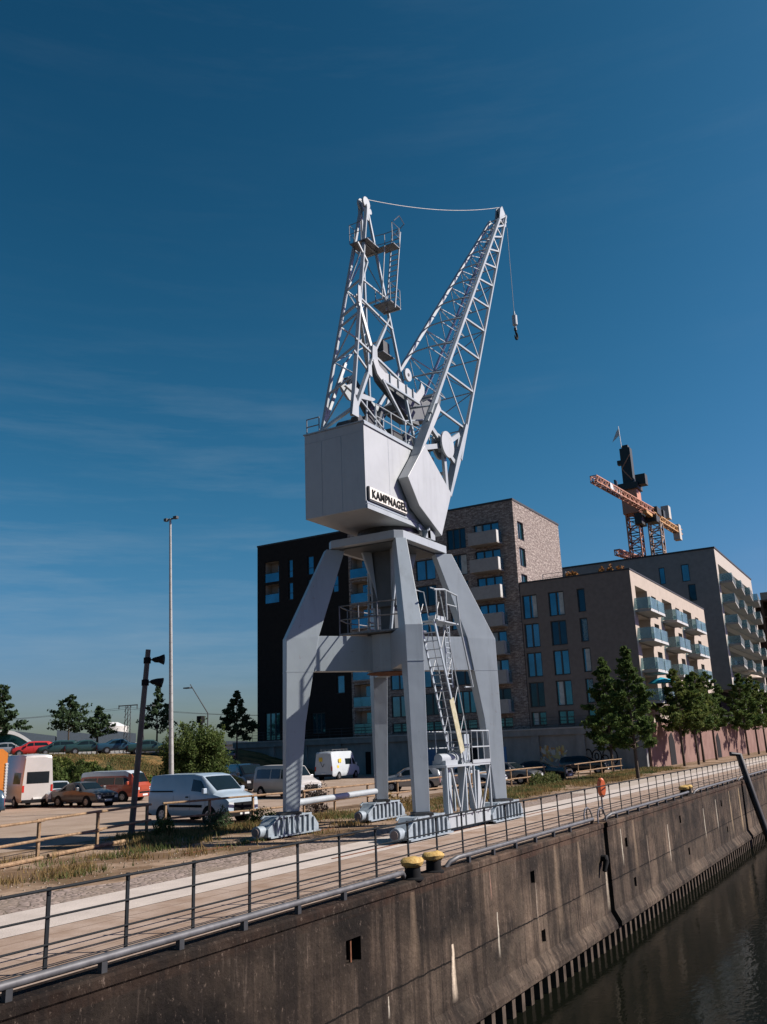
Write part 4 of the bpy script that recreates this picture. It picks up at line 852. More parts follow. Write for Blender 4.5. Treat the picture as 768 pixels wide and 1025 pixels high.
# ------------------------------------------------------------------ vehicles
def paint(name,col,rough=.28,metal=0.): 
    m=mat(name,col,rough,metal,var=.05,scale=1.5); m.node_tree.nodes['Principled BSDF'].inputs['Coat Weight'].default_value=(.1 if 'offwhite' in name else .4); return m
def vehicle(name,label,cat,loc,heading,st,W,wheels,wr,body,side=(),wind=None,rear=None,zb=.28,rr=.09,roofmat=None,zroofsplit=None,front='car',group='parked vehicles',lowmat=None,grille=BLK,extras=None,clad=None):
    """st: stations from rear (x<0) to front: (x, shoulder z, top z, top half-width factor, half-width factor)"""
    root=bpy.data.objects.new(name,None); root.empty_display_size=.5; COL.objects.link(root); PM[root.name]=Matrix(); tag(root,label,cat,group)
    root.location=(loc[0],loc[1],loc[2] if len(loc)>2 else 0); root.rotation_euler=(0,0,R(heading))
    hw=W/2; SX=[s[0] for s in st]
    def par(x):
        x=max(SX[0],min(SX[-1],x))
        for a,b_ in zip(st,st[1:]):
            if x<=b_[0]+1e-9:
                t=(x-a[0])/(b_[0]-a[0]) if b_[0]>a[0] else 0
                return [a[i]+(b_[i]-a[i])*t for i in range(5)]
        return list(st[-1])
    def sec(x):
        _,sh,tp,tw,wf=par(x); h=hw*wf; r_=min(rr,(tp-sh)*.4+.01)
        return [(h*.90,zb),(h*.985,zb+.14),(h,zb+.32),(h,sh-.12),(h*.975,sh),(h*tw,tp-r_),(h*tw-.07,tp-.012),(h*tw*.45,tp+.012),(0,tp+.018)]
    xs=sorted(set(SX+[SX[0]+(SX[-1]-SX[0])*i/24 for i in range(25)])); m=MB(); vs=[];n=None
    for x in xs:
        s=sec(x); ring=[(x,y,z) for y,z in s]+[(x,-y,z) for y,z in reversed(s[:-1])]; n=len(ring); vs+=ring
    fs=[];mi=[]
    for i in range(len(xs)-1):
        for k in range(n):
            k2=(k+1)%n; fs.append((i*n+k,i*n+k2,(i+1)*n+k2,(i+1)*n+k))
    m.add(vs,fs,body)
    m.add(vs[:n],[tuple(range(n))],body); m.add(vs[-n:],[tuple(range(n))],body)
    if roofmat:
        m._mi(roofmat); k_=m.ms.index(roofmat)
        for fi,f in enumerate(m.f):
            zc=sum(m.v[i][2] for i in f)/len(f)
            if zc>zroofsplit: m.m[fi]=k_
    bo=m.build('body',root,smooth=True)
    def S(x,t,sg,o=.008):
        _,sh,tp,tw,wf=par(x); h=hw*wf; r_=min(rr,(tp-sh)*.4+.01)
        y=h*.975+(h*tw-h*.975)*t; z=sh+(tp-r_-sh)*t; return (x,sg*(y+o),z+o*.3)
    # side glass
    for sg in (-1,1):
        for (x0,x1,x2,x3,ta,tb) in side:     # bottom x0..x1, top x2..x3
            g=MB(); N_=6; vs=[]
            for i in range(N_+1):
                u=i/N_; vs.append(S(x0+(x1-x0)*u,ta,sg)); vs.append(S(x2+(x3-x2)*u,tb,sg))
            g.add(vs,[(2*i,2*i+1,2*i+3,2*i+2) for i in range(N_)],GLASS); g.build('side_window',root)
    def glasspane(x0,x1,nm,mg=.86,o=.012):
        g=MB(); vs=[]; N_=8
        for i in range(N_+1):
            x=x0+(x1-x0)*i/N_; _,sh,tp,tw,wf=par(x); y=(hw*wf*tw-.05)*mg+.02
            sg=1 if x1>0 else -1
            for f_ in (-1,-.5,0,.5,1): vs.append((x+o*sg,y*f_,tp+(.02 if abs(f_)<.6 else .006)+o))
        g.add(vs,[(5*i+k,5*i+k+1,5*i+k+6,5*i+k+5) for i in range(N_) for k in range(4)],GLASS); g.build(nm,root,smooth=True)
    if wind: glasspane(wind[0],wind[1],'windscreen')
    if rear: 
        if rear[0]=='flat':
            _,y0,y1,z0,z1=rear; g=MB(); x=SX[0]-.012; g.box((x,y0,z0),(x+.02,y1,z1),GLASS); g.build('rear_window',root)
        else: glasspane(rear[0],rear[1],'rear_window')
    # wheels + arches
    for xw in wheels:
        for sg in (-1,1):
            y=sg*hw*par(xw)[4]
            a_=MB(); a_.cyl((xw,y-sg*.16,wr),wr+.07,sg*.168,BLK,'y',24); a_.build('wheel_arch',root)
            t_=MB(); t_.tube([(xw,y-sg*.17,wr),(xw,y-sg*.165,wr),(xw,y+sg*.005,wr),(xw,y+sg*.02,wr)],[wr*.9,wr,wr,wr*.93],TYRE,24); to=t_.build('wheel',root,smooth=True)
            t_=MB(); t_.tube([(xw,y+sg*.012,wr),(xw,y+sg*.028,wr)],[wr*.62,wr*.58],RIM,18)
            for k in range(5):
                q=k*2*math.pi/5; t_.cyl((xw+wr*.38*math.cos(q),y+sg*.026,wr+wr*.38*math.sin(q)),wr*.09,sg*.006,BLK,'y',8)
            t_.build('rim',to)
    xf=SX[-1]; xr=SX[0]; _,shf,tpf,_,wff=par(xf); hf=hw*wff
    lm=lowmat or BLK
    b_=MB(); b_.box((xf-.25,-hf*.98,zb-.02),(xf+.07,hf*.98,zb+.2),lm); b_.build('front_bumper',root,bevel=.03)
    b_=MB(); _,shr,tpr,_,wfr=par(xr); hr=hw*wfr; b_.box((xr-.07,-hr*.98,zb),(xr+.2,hr*.98,zb+.2),lm); b_.build('rear_bumper',root,bevel=.03)
    zl=tpf-.17
    for sg in (-1,1):
        l=MB(); l.add([(xf+.012,sg*hf*.62,zl-.1),(xf+.012,sg*hf*.97,zl-.1),(xf+.012,sg*hf*.97,zl+.09),(xf+.012,sg*hf*.66,zl+.06),(xf-.28,sg*(hf+.03),zl+.02),(xf-.28,sg*(hf+.03),zl+.1)],[(0,1,2,3),(1,4,5,2)],LAMPG); l.build('headlight',root)
        l=MB(); l.box((xr-.02,sg*hr*.86,shr-.45),(xr+.06,sg*(hr*.99),shr-.05),REDL); l.build('tail_light',root)
    if front:
        g=MB(); gv=(front=='van' and xf>2.4 and xf<2.55); g.box((xf+.002,-hf*(.62 if gv else .5),zl-(.3 if gv else .13)),(xf+.03,hf*(.62 if gv else .5),zl+.05),grille); g.box((xf+.002,-hf*.62,zb+.2),(xf+.03,hf*.62,zb+.32),BLK); g.build('grille',root)
        g=MB(); g.box((xf+.072,-.26,zb+.05),(xf+.085,.26,zb+.16),PLATE); g.build('number_plate',root)
    g=MB(); g.box((xr-.085,-.26,zb+.22),(xr-.02,.26,zb+.33),PLATE); g.build('number_plate',root)
    for sg in (-1,1):
        x=(wind[0] if wind else xf-1)-.0; x=wind[1]-.35 if wind else x; x=min(x,xf-.6); _,sh,tp,tw,wf=par(x)
        g=MB(); g.box((x-.08,sg*(hw*wf+.0),sh+.02),(x+.06,sg*(hw*wf+.2),sh+.24),body); g.build('wing_mirror',root,bevel=.03)
    if clad:
        for sg in (-1,1):
            g=MB(); g.box((clad[0],sg*(hw+.0),clad[2]),(clad[1],sg*(hw+.022),clad[3]),BLK); g.build('side_strip',root)
    # door seams
    for sg in (-1,1):
        g=MB()
        for xd in (extras or {}).get('seams',()): g.box((xd-.006,sg*(hw*par(xd)[4]+.0005),zb+.25),(xd+.006,sg*(hw*par(xd)[4]+.003),par(xd)[1]-.12),DARK)
        if g.v: g.build('door_seam',root)
    return root
VWH=paint('white_van_paint',(.50,.545,.58)); VSI=paint('silver_paint',(.3,.31,.32),.3,.5); VRD=paint('red_paint',(.45,.03,.03)); VBK=paint('black_paint',(.012,.013,.016),.2)
VGR=paint('brown_grey_paint',(.07,.072,.075),.35,.0); VBR=paint('red_brown_paint',(.33,.055,.025),.35); VDG=paint('dark_green_paint',(.02,.05,.05)); VBL=paint('dark_blue_paint',(.02,.06,.10)); VOF=paint('offwhite_paint',(.5,.48,.455))
# shapes
VAN=[(-2.46,1.25,1.86,.86,.94),(-2.38,1.25,1.96,.87,.97),(-1.6,1.25,2.0,.87,1.),(.4,1.25,2.0,.87,1.),(.85,1.22,1.93,.86,1.),(1.15,1.2,1.72,.86,1.),(1.72,1.16,1.27,.84,.99),(2.2,1.06,1.14,.84,.96),(2.42,.97,1.04,.84,.91),(2.50,.88,.95,.84,.86)]
SAL=[(-2.3,.88,.95,.84,.9),(-2.2,.9,1.03,.85,.95),(-1.45,.92,1.06,.86,.99),(-.8,.93,1.38,.74,1.),(-.3,.93,1.44,.74,1.),(.35,.93,1.42,.74,1.),(1.0,.9,1.02,.84,.99),(1.8,.84,.93,.84,.96),(2.25,.74,.83,.86,.91),(2.33,.67,.77,.86,.86)]
HAT=[(-1.95,.95,1.1,.82,.9),(-1.85,.98,1.3,.78,.95),(-1.5,.98,1.44,.76,.98),(-.2,.96,1.48,.76,1.),(.3,.94,1.44,.76,1.),(1.0,.9,1.03,.84,.98),(1.6,.82,.92,.84,.94),(1.88,.77,.87,.85,.89),(1.95,.68,.79,.85,.84)]
def saloon(label,loc,h,body,sc_=1.,**k):
    return vehicle('parked_car',label,'car',loc,h,SAL,1.76,(-1.35,1.42),.31,body,side=[(-1.2,-.05,-.75,-.05,.12,.9),(.02,1.0,.02,.42,.12,.9)],wind=(.44,1.02),rear=(-1.4,-.84),lowmat=k.pop('low',DARK),extras={'seams':(-.02,.95,-.95)},**k)
def hatch(label,loc,h,body,**k):
    return vehicle('parked_car',label,'car',loc,h,HAT,1.72,(-1.2,1.25),.3,body,side=[(-1.5,-.15,-1.3,-.15,.12,.88),(-.08,.85,-.08,.36,.12,.88)],wind=(.38,.98),rear=(-1.93,-1.55),lowmat=k.pop('low',DARK),extras={'seams':(-.1,.85)},**k)
VG='vehicles parked on the gravel lot'
VPB=paint('shaded_white_van_paint',(.36,.44,.51))  # van white darkened and blued, its shade put into the colour
V1=vehicle('panel_van','white panel van with dark windscreen parked in front of the big green bush','van',(30.35,17.4),-96,VAN,1.98,(-1.45,1.48),.34,VPB,side=[(.35,1.32,.4,.92,.1,.82)],wind=(.95,1.66),zb=.3,front='van',group=VG,clad=(-1.0,1.05,.66,.76),extras={'seams':(.3,-.75,1.25)})
V1.children
m=MB(); m.box((-2.3,-1.004,1.28),(-.8,-.985,1.33),BLK); m.box((-2.3,.985,1.28),(-.8,1.004,1.33),BLK); m.box((.05,-1.02,1.05),(.2,-.99,1.1),BLK); m.build('door_rail',V1)
CAMP=[(-3.0,1.4,3.0,.84,.94),(-2.95,1.4,3.12,.84,.97),(-2.2,1.4,3.2,.84,1.),(.6,1.4,3.2,.84,1.),(1.3,1.35,2.8,.82,1.),(1.5,1.3,2.1,.84,1.),(2.0,1.25,1.45,.84,.99),(2.6,1.05,1.12,.82,.93),(2.85,.7,.85,.8,.86)]
vehicle('camper_van','white high roof camper van seen from the rear beside the orange truck box','camper van',(39.2,40.75),69,CAMP,2.0,(-1.75,1.7),.33,VOF,side=[(-2.6,-1.2,-2.6,-1.25,.02,.42),(.4,1.5,.45,1.35,.02,.4)],wind=(1.5,1.95),rear=('flat',-.68,.68,1.45,2.15),zb=.3,front='van',group=VG)
hatch('small white hatchback with a dark grille between camper van and brown saloon',(40.2,38.6),-125,VWH,group=VG)
saloon('brown grey saloon with bright square headlights parked behind the wooden rail fence',(39.3,35.1),-95,VGR,group=VG,grille=GALV)
T3=[(-2.25,1.05,1.80,.84,.95),(-2.15,1.05,1.9,.84,.98),(-1.4,1.05,1.95,.84,1.),(1.3,1.05,1.95,.84,1.),(1.75,1.05,1.75,.84,.99),(2.15,1.05,1.15,.88,.96),(2.27,.95,1.05,.92,.93),(2.30,.9,1.0,.92,.9)]
vehicle('minibus','old red brown minibus with a white roof and dark side windows','minibus',(43.6,37.0),-80,T3,1.84,(-1.2,1.25),.32,VBR,side=[(-2.0,-.9,-1.95,-.9,.08,.8),(-.8,.5,-.8,.5,.08,.8),(.6,1.75,.6,1.5,.08,.8)],wind=(1.72,2.13),zb=.3,roofmat=VWH,zroofsplit=1.66,rr=.3,front='van',group=VG,lowmat=VBR,grille=VBR)
T5=[(-2.4,1.1,1.75,.84,.94),(-2.3,1.1,1.9,.84,.97),(-1.6,1.1,1.96,.84,1.),(.5,1.1,1.96,.84,1.),(.9,1.1,1.88,.84,1.),(1.55,1.08,1.25,.85,.99),(2.2,.95,1.04,.83,.94),(2.38,.88,.96,.84,.9),(2.43,.8,.9,.84,.85)]
vehicle('minibus','white minibus with long dark side windows parked directly behind the left crane leg','minibus',(46.6,25.0),-106,T5,1.9,(-1.5,1.5),.33,VOF,side=[(-2.1,-.6,-2.05,-.6,.08,.82),(-.5,.45,-.5,.45,.08,.82),(.55,1.45,.55,1.02,.08,.82)],wind=(.95,1.52),zb=.3,front='van',group=VG)
SPR=[(-2.95,1.3,2.45,.84,.95),(-2.85,1.3,2.58,.84,.98),(-1.6,1.3,2.62,.84,1.),(1.3,1.3,2.6,.84,1.),(1.6,1.28,2.4,.84,1.),(2.15,1.22,1.42,.84,.99),(2.75,1.02,1.1,.82,.93),(2.95,.7,.82,.8,.86)]
sp=vehicle('delivery_van','white high roof van with yellow marks and a roof rack parked by the podium','van',(74.4,39.6),6,SPR,2.0,(-1.7,1.85),.34,VWH,side=[(-.3,1.0,-.3,1.0,.05,.5),(1.2,2.0,1.2,1.75,.05,.55)],wind=(1.65,2.1),rear=('flat',-.01,.01,1.3,1.5),zb=.32,front='van',group=VG)
m=MB(); 
for y in (-.6,.6): m.bar((-2.4,y,2.78),(.9,y,2.78),.05,GALV)
for x in (-2.3,-1.5,-.7,.1,.8): m.bar((x,-.6,2.78),(x,.6,2.78),.05,GALV); m.bar((x,-.6,2.62),(x,-.6,2.78),.04,GALV); m.bar((x,.6,2.62),(x,.6,2.78),.04,GALV)
m.build('roof_rack',sp)
EM=mat('yellow_print',(.75,.5,.05),.5); m=MB()
for (x,z,r_) in ((-1.5,1.75,.3),(-1.9,1.2,.2)): m.prism([(x+r_*math.cos(t),z+r_*math.sin(t)*(1 if i%2 else .5)) for i,t in enumerate(np.linspace(0,6.28,9)[:-1])],'y',-1.012,-1.0,EM)
m.prism([(.3+.22*math.cos(t),1.9+.3*math.sin(t)*(1 if i%2 else .6)) for i,t in enumerate(np.linspace(0,6.28,9)[:-1])],'x',-2.975,-2.96,EM)
m.bar((-2.97,.35,1.7),(-2.97,.1,1.2),.03,DARK); m.bar((-2.97,.1,1.2),(-2.97,-.1,1.5),.03,DARK); m.build('marking',sp)
hatch('silver white people carrier partly hidden behind the near crane leg',(52.8,19.4),108,VSI,group=VG)
saloon('white car with a round headlight parked behind the drive platform',(55.5,16.4),-98,VWH,group=VG)
saloon('dark car with a pale bonnet just right of the right crane leg',(59.9,15.6),-96,VGR,group=VG)
saloon('black saloon parked below the orange graffiti',(64.0,14.9),-88,VBK,group=VG)
hatch('small black hatchback farthest right in the car park',(76.0,15.4),-80,VBK,group=VG)
vehicle('panel_van','black van in the shade left of the white minibus','van',(53.5,34.0),-120,VAN,1.98,(-1.45,1.48),.34,VBK,side=[(.35,1.32,.4,.92,.1,.82)],wind=(.95,1.66),zb=.3,group=VG)
hatch('dark blue car cut by the left picture edge beside the truck box',(31.0,34.9),150,VBL,group=VG)
# truck box, orange
tr=thing('truck','orange box truck with a white edge strip at the far left edge','truck',(34.25,38.6,0))
m=MB(); ORG=mat('orange_truck_paint',(.68,.22,.03),.4,var=.05); Mx=Matrix.Translation((34.4,38.65,0))@Matrix.Rotation(R(62),4,'Z')
def tv(*v): return tuple(Mx@Vector(v))
def tbox(m,a,b,mm):
    n0=len(m.v); m.box(a,b,mm)
    for i in range(n0,len(m.v)): m.v[i]=tv(*m.v[i])
n0=len(m.v); m.prism([(-1.2,.75),(1.2,.75),(1.2,2.95),(.6,3.45),(-.9,3.55),(-1.2,3.3)],'x',-2.5,2.5,ORG)
for i in range(n0,len(m.v)): m.v[i]=tv(*m.v[i])
m.build('box_body',tr)
m=MB(); tbox(m,(-2.53,-1.23,.8),(-2.46,-1.14,2.75),WHITE); [tbox(m,(-2.54,-1.26,.9+.16*i),(-2.44,-1.10,.97+.16*i),WHITE) for i in range(12)]; m.build('edge_strip',tr)
m=MB(); tbox(m,(-2.4,-1.0,.45),(2.6,1.0,.75),DARK); m.build('chassis',tr)
for x in (-1.6,1.6):
    for y in (-1.0,1.0):
        m=MB(); m.tube([tv(x,y-.14,.42),tv(x,y+.14,.42)],.42,TYRE,18); m.build('wheel',tr)
# elevated street cars
def Dp(th,d):  # azimuth deg, distance from the bridge
    return (d*math.cos(R(th)),-9.88+d*math.sin(R(th)))
EG='cars parked along the raised street'
def azx(px): return math.degrees(math.atan2(*{0:(69.22,59.34),}.get(px,(69.22,59.34))))
specs=[(7,'grey car at the left end of the raised street',VSI,0,'s'),(32,'bright red hatchback on the raised street',VRD,1,'h'),(58,'dark green hatchback just right of the red car',VDG,1,'h'),(88,'dark green saloon in the middle of the raised street row',VDG,0,'s'),(119,'dark blue saloon with a long bonnet on the raised street',VBL,0,'s'),(150,'dark car on the raised street partly behind the leaning pole',VDG,0,'s'),(213,'dark car at the right end of the raised street',VBK,1,'s')]
AZ={-40:55.8,0:53.6,30:52.0,75:49.5,140:45.7,160:44.65,213:41.4,238:39.9,260:38.5}
def az(px): return float(np.interp(px,sorted(AZ),[AZ[k] for k in sorted(AZ)]))
for px,lab,pt,fl,kd in specs:
    x,y=Dp(az(px),98); z=terrain(x,y)
    h=az(px)-90+(180 if fl else 0)+6
    (hatch if kd=='h' else saloon)(lab.replace('dark green hatchback second to the right of','dark green hatchback next to'),(x,y,z),h,pt,group=EG)
# ------------------------------------------------------------------ poles, lamps
# leaning pole with two floodlights
root=thing('floodlight_pole','dark leaning pole with two floodlights beside the wooden fence','floodlight pole',(24.31,15.38,0))
PB=mat('brown_steel_pole',(.075,.065,.06),.55,var=.25); a=Vector((24.31,15.38,-.1)); b_=Vector((24.31,14.80,6.72))
m=MB(); m.tube([a,a.lerp(b_,.5),b_],[.115,.105,.095],PB,14); m.build('pole',root,smooth=True)
for zz0,yy,dz in ((6.32,14.36,.0),(5.5,14.52,-.05)):
    q=a.lerp(b_,(zz0+.1)/6.82); m=MB(); m.cyl((q.x,q.y,zz0-.12),.135,.22,BLK,'z',14); m.tube([q,(q.x,q.y-.28,zz0)],.03,BLK,8)
    m.tube([(q.x+.06,q.y-.2,zz0+.02),(q.x+.12,q.y-.28,zz0+.0),(q.x+.2,q.y-.4,zz0+.01),(q.x+.3,q.y-.56,zz0+dz)],[.05,.1,.12,.2],BLK,14)
    m.tube([(q.x+.29,q.y-.55,zz0+dz),(q.x+.305,q.y-.57,zz0+dz-.003)],[.17,.165],GLASS,14); m.build('floodlight',root,smooth=True)
# tall slim mast
root=thing('tall_mast','very tall slim white lighting mast with a small crossbar behind the white van','lighting mast',(36.2,25.2,0))
a=Vector((36.4,25.0,-.1)); b_=Vector((35.9,25.15,15.95))
m=MB(); m.tube([a,a.lerp(b_,.5),b_],[.145,.10,.06],mat('white_mast_paint',(.36,.355,.34),.5,var=.15),12)
m.build('pole',root,smooth=True)
m=MB()
for i in range(34):
    q=a.lerp(b_,i/34*.98+.01); m.cyl((q.x,q.y,q.z),.15-.085*i/34,.02,MATS['white_mast_paint'],'z',12)
m.build('band',root) 
m=MB(); m.bar((b_.x-.12,b_.y+.3,b_.z-.1),(b_.x+.15,b_.y-.38,b_.z+.02),.07,DARK); m.box((b_.x-.2,b_.y+.12,b_.z-.16),(b_.x,b_.y+.32,b_.z+.0),DARK); m.box((b_.x,b_.y-.45,b_.z-.05),(b_.x+.2,b_.y-.2,b_.z+.1),DARK); m.build('crossbar',root)
# bent street lamps
def slamp(base,top,mid,label,r=.06,arm=None):
    root=thing('street_lamp',label,'street lamp',base); m=MB(); m.tube([base,mid,Vector(mid).lerp(Vector(top),.2),top],[r*1.2,r,r*.9,r*.7],DARK,8); m.build('pole',root,smooth=True)
    m=MB(); t=Vector(top); m.box((t.x-.25,t.y-.1,t.z-.42),(t.x+.25,t.y+.75,t.z-.3),DARK); m.build('lamp_head',root)
slamp((70.9,53.3,2.4),(69.7,54.7,9.9),(70.9,53.3,6.9),'bent street lamp leaning left between the bush and the black building')
slamp((70.5,61.5,2.4),(69.8,60.0,8.4),(70.4,62.2,6.5),'small curved street lamp left of the leaning pole',.05)
m=MB(); m.cyl((71.5,54.8,2),.22,4.6,BLK,'z',10); m.box((71.2,54.5,6.0),(71.8,55.1,6.7),BLK); tag(m.build('advertising_post'),'short thick black post beside the bent street lamp','post')
# lattice mast and wires
root=thing('lattice_mast','steel lattice mast with a wide crossarm among the far railway wires','lattice mast',(117,113.5,2.5))
m=MB(); c0=Vector((117,113.5,2.5)); 
for sx in (-.45,.45):
    for sy in (-.45,.45): m.bar(c0+Vector((sx,sy,0)),c0+Vector((sx*.6,sy*.6,9.4)),.09,DARK)
for i in range(9):
    z=i*1.04; 
    m.bar(c0+Vector((-.45,-.45,z)),c0+Vector((.4,-.4,z+1)),.06,DARK); m.bar(c0+Vector((-.45,.45,z)),c0+Vector((-.4,-.4,z+1)),.06,DARK)
m.build('tower',root)
m=MB(); q=Vector((.66,-.75,0)); m.bar(c0+Vector((0,0,9.35))-q*1.7,c0+Vector((0,0,9.5))+q*1.7,.18,DARK); 
for s in (-1.6,1.6): m.bar(c0+Vector((0,0,8.8))+q*s,c0+Vector((0,0,9.5))+q*s,.12,DARK)
m.build('crossarm',root)
m=MB()
for k,(z0,z1) in enumerate(((9.9,9.4),(10.3,9.9))):
    A=Vector((70,160,z0)); B=Vector((117,113.5,11.6-k*.3)); C_=Vector((150,75,z1))
    for P0,P1 in ((A,B),(B,C_)): m.tube([P0.lerp(P1,i/8)+Vector((0,0,-1.2*4*(i/8)*(1-i/8))) for i in range(9)],.025,DARK,4)
tag(m.build('overhead_wires'),'thin dark overhead wires crossing the low sky at the left','wire')
# ------------------------------------------------------------------ wooden rail fences
def rfence(pp,label):
    root=thing('wooden_rail_fence',label,'fence',(pp[0][0],pp[0][1],0),'wooden rail fences around the car park')
    for i,(x,y) in enumerate(pp):
        m=MB(); m.bar((x,y,-.05),(x,y,1.08),.085,WOOD); m.build('post',root)
        if i+1<len(pp):
            x2,y2=pp[i+1]; d=Vector((x2-x,y2-y,0)).normalized()*.18
            for z in (.50,1.06):
                m=MB(); m.tube([Vector((x,y-.07,z))-d,Vector((x2,y2-.07,z+random.uniform(-.03,.03)))+d],.042,WOOD,7); m.build('rail',root)
rfence([(13.6,11.9),(15.8,12.6),(18.86,13.6),(21.91,14.45),(25.0,15.3)],'wooden rail fence from the left edge to the leaning pole')
rfence([(26.0,15.35),(28.1,15.0),(30.2,14.5),(32.6,14.2)],'weathered wooden rail fence in front of the white panel van')
rfence([(33.4,14.2),(36.0,14.3),(38.8,14.2),(41.6,14.1),(44.4,14.0),(47.2,13.9),(50.,13.8),(52.8,13.7),(55.6,13.6),(58.4,13.6),(61.4,13.5)],'long wooden rail fence running behind the crane legs')
rfence([(63.2,12.6),(66.4,12.7),(69.6,12.8),(72.8,12.9),(76,13.0),(79,13.1)],'wooden rail fence in front of the black graffiti')
m=MB()
for (x,y,x2,y2) in ((14,11.3,18.3,12.7),(18.6,12.8,22.6,13.9)): m.tube([(x,y,.09),(x2,y2,.07)],.06,WOOD,8)
o=m.build('log_edging'); tag(o,'fallen pale logs lying on the ground along the left wooden fence','log')
# ------------------------------------------------------------------ vegetation
def leafmat(name,c1,c2,c3):
    m,nt,b,p=newmat(name,.75); b.inputs['Specular IOR Level'].default_value=.25
    c=mixc(nt,ramp(nt,noise(nt,p,1.1,3),.4,.62),c1,c2); c=mixc(nt,ramp(nt,noise(nt,p,6,3),.5,.7),c,c3); nt.links.new(c,b.inputs['Base Color'])
    tb=nt.nodes.new('ShaderNodeBsdfTranslucent'); nt.links.new(c,tb.inputs[0]); mx=nt.nodes.new('ShaderNodeMixShader'); mx.inputs[0].default_value=.3; o_=nt.nodes['Material Output']; nt.links.new(b.outputs[0],mx.inputs[1]); nt.links.new(tb.outputs[0],mx.inputs[2]); nt.links.new(mx.outputs[0],o_.inputs[0]); return m
LF=leafmat('green_leaves',(.05,.09,.022),(.085,.13,.035),(.15,.18,.06)); LFD=leafmat('dark_leaves',(.04,.07,.035),(.055,.09,.04),(.08,.11,.05)); LFB=leafmat('bush_leaves',(.05,.085,.022),(.085,.12,.032),(.14,.155,.055))
LFY=leafmat('yellowish_leaves',(.06,.095,.022),(.115,.145,.035),(.2,.2,.06)); DRY=leafmat('dry_grass_blades',(.2,.13,.055),(.28,.19,.08),(.12,.12,.04)); GRN=leafmat('green_grass_blades',(.06,.085,.025),(.1,.12,.04),(.2,.16,.07))
BARK=mat('bark',(.09,.07,.055),.95,var=.3,scale=8)
def leaves(C,size,name,mm,parent=None,flat=.0):
    C=np.asarray(C); n=len(C); a=RNG.normal(size=(n,3)); a/=np.linalg.norm(a,axis=1)[:,None]; b_=RNG.normal(size=(n,3)); b_-=a*(a*b_).sum(1)[:,None]; b_/=np.linalg.norm(b_,axis=1)[:,None]
    s=size*np.clip(RNG.lognormal(-.1,.38,(n,1)),.35,2.); a=a*s; b_=b_*s*.55
    V=np.stack([C-a,C+b_,C+a,C-b_],1).reshape(-1,3); F=np.arange(4*n).reshape(n,4)
    me=bpy.data.meshes.new(name); me.from_pydata(V.tolist(),[],F.tolist()); me.materials.append(mm); me.update(); o=bpy.data.objects.new(name,me); COL.objects.link(o)
    if parent is not None: o.parent=parent; o.matrix_parent_inverse=PM[parent.name].inverted() if parent.name in PM else Matrix()
    return o
def tree(base,H,rad,h0,label,mm,leaf=.13,n=9000,nb=34,top=.12,cat='tree',group=None,spread=.42,shape='cone',lean=(0,0)):
    bx,by,bz=base; root=thing('broadleaf_tree',label,cat,base,group); rg=np.random.default_rng(int(abs(bx*31+by*17))+5)
    m=MB(); tp=Vector((bx+lean[0],by+lean[1],bz+H*.97)); b0=Vector((bx,by,bz-.1)); r0=.012*H+.03
    m.tube([b0,b0.lerp(tp,.3)+Vector((.05,.04,0)),b0.lerp(tp,.65)+Vector((-.06,.03,0)),tp],[r0,r0*.75,r0*.45,.015],BARK,8)
    C=[];  per=n//nb
    for k in range(nb):
        t=(k+.5)/nb; z=h0+(H-h0)*t**1.05
        if shape=='cone': L=rad*(min(1,(t+.12)/.22))*(1-t)**.95*1.1+top*rad*.8
        elif shape=='oval': L=rad*math.sin(math.pi*min(1,.12+t*.86))**.6
        L*=rg.uniform(.5,1.25); th=k*2.4+rg.uniform(-.5,.5); el=rg.uniform(.1,.55)
        q=b0.lerp(tp,z/(H*.97)); e=q+Vector((math.cos(th)*L,math.sin(th)*L,L*el))
        m.tube([q,q.lerp(e,.5)+Vector((0,0,-.04*L)),e],[.03+.006*L,.02,.008],BARK,5)
        nn=int(per*(.35+L/rad)); u=rg.beta(2.2,1.1,nn)[:,None]; c=np.array(q)*(1-u)+np.array(e)*u
        # clumps
        K=max(2,int(2+L*2)); cc=np.array(q)+(np.array(e)-np.array(q))*rg.uniform(.35,1.05,(K,1))+rg.normal(size=(K,3))*spread*L*.33
        idx=rg.integers(0,K,nn); c=.35*c+.65*cc[idx]+rg.normal(size=(nn,3))*(spread*.34*np.array([1,1,.55]))*(0.45+.55*L/rad); C.append(c)
    m.build('trunk',root,smooth=True); leaves(np.concatenate(C),leaf,'crown',mm,root); return root
TR='young trees along the promenade'
tree((65.3,7.95,0),9.2,2.1,1.9,'green tree with a pointed top rooted nearest the crane, trunk right of the first',LF,.11,22000,60,group=TR)
tree((77.0,13.2,0),9.6,2.3,2.0,'green tree with a broad left side in front of the graffiti podium',LF,.12,22000,60,group=TR)
tree((89.0,9.9,0),9.0,2.5,3.0,'leftmost slim tree before the pink wall',LFY,.12,14000,46,group=TR)
tree((92.5,9.3,0),8.6,2.3,3.0,'second slim tree before the pink wall',LF,.12,13000,44,group=TR)
tree((100.5,10.4,0),9.4,2.6,3.0,'third slim tree before the pink wall, its top beside the balconies',LFY,.13,13000,44,group=TR)
tree((108.0,10.5,0),9.8,2.8,3.1,'fourth slim tree before the pink wall',LF,.13,13000,44,group=TR)
tree((127.0,10,0),10.5,3.0,3.1,'fifth slim tree, left of the pair at the far right edge',LF,.15,11000,42,group=TR)
tree((133.0,9.6,0),10.3,3.0,3.1,'last slim tree at the far right edge',LFY,.15,10000,40,group=TR)
tree((139.0,9.4,0),10.0,2.8,3.1,'tree beyond the right edge tree, before the far pink wall',LF,.16,5000,30,group=TR)
FT='young trees on the raised street'
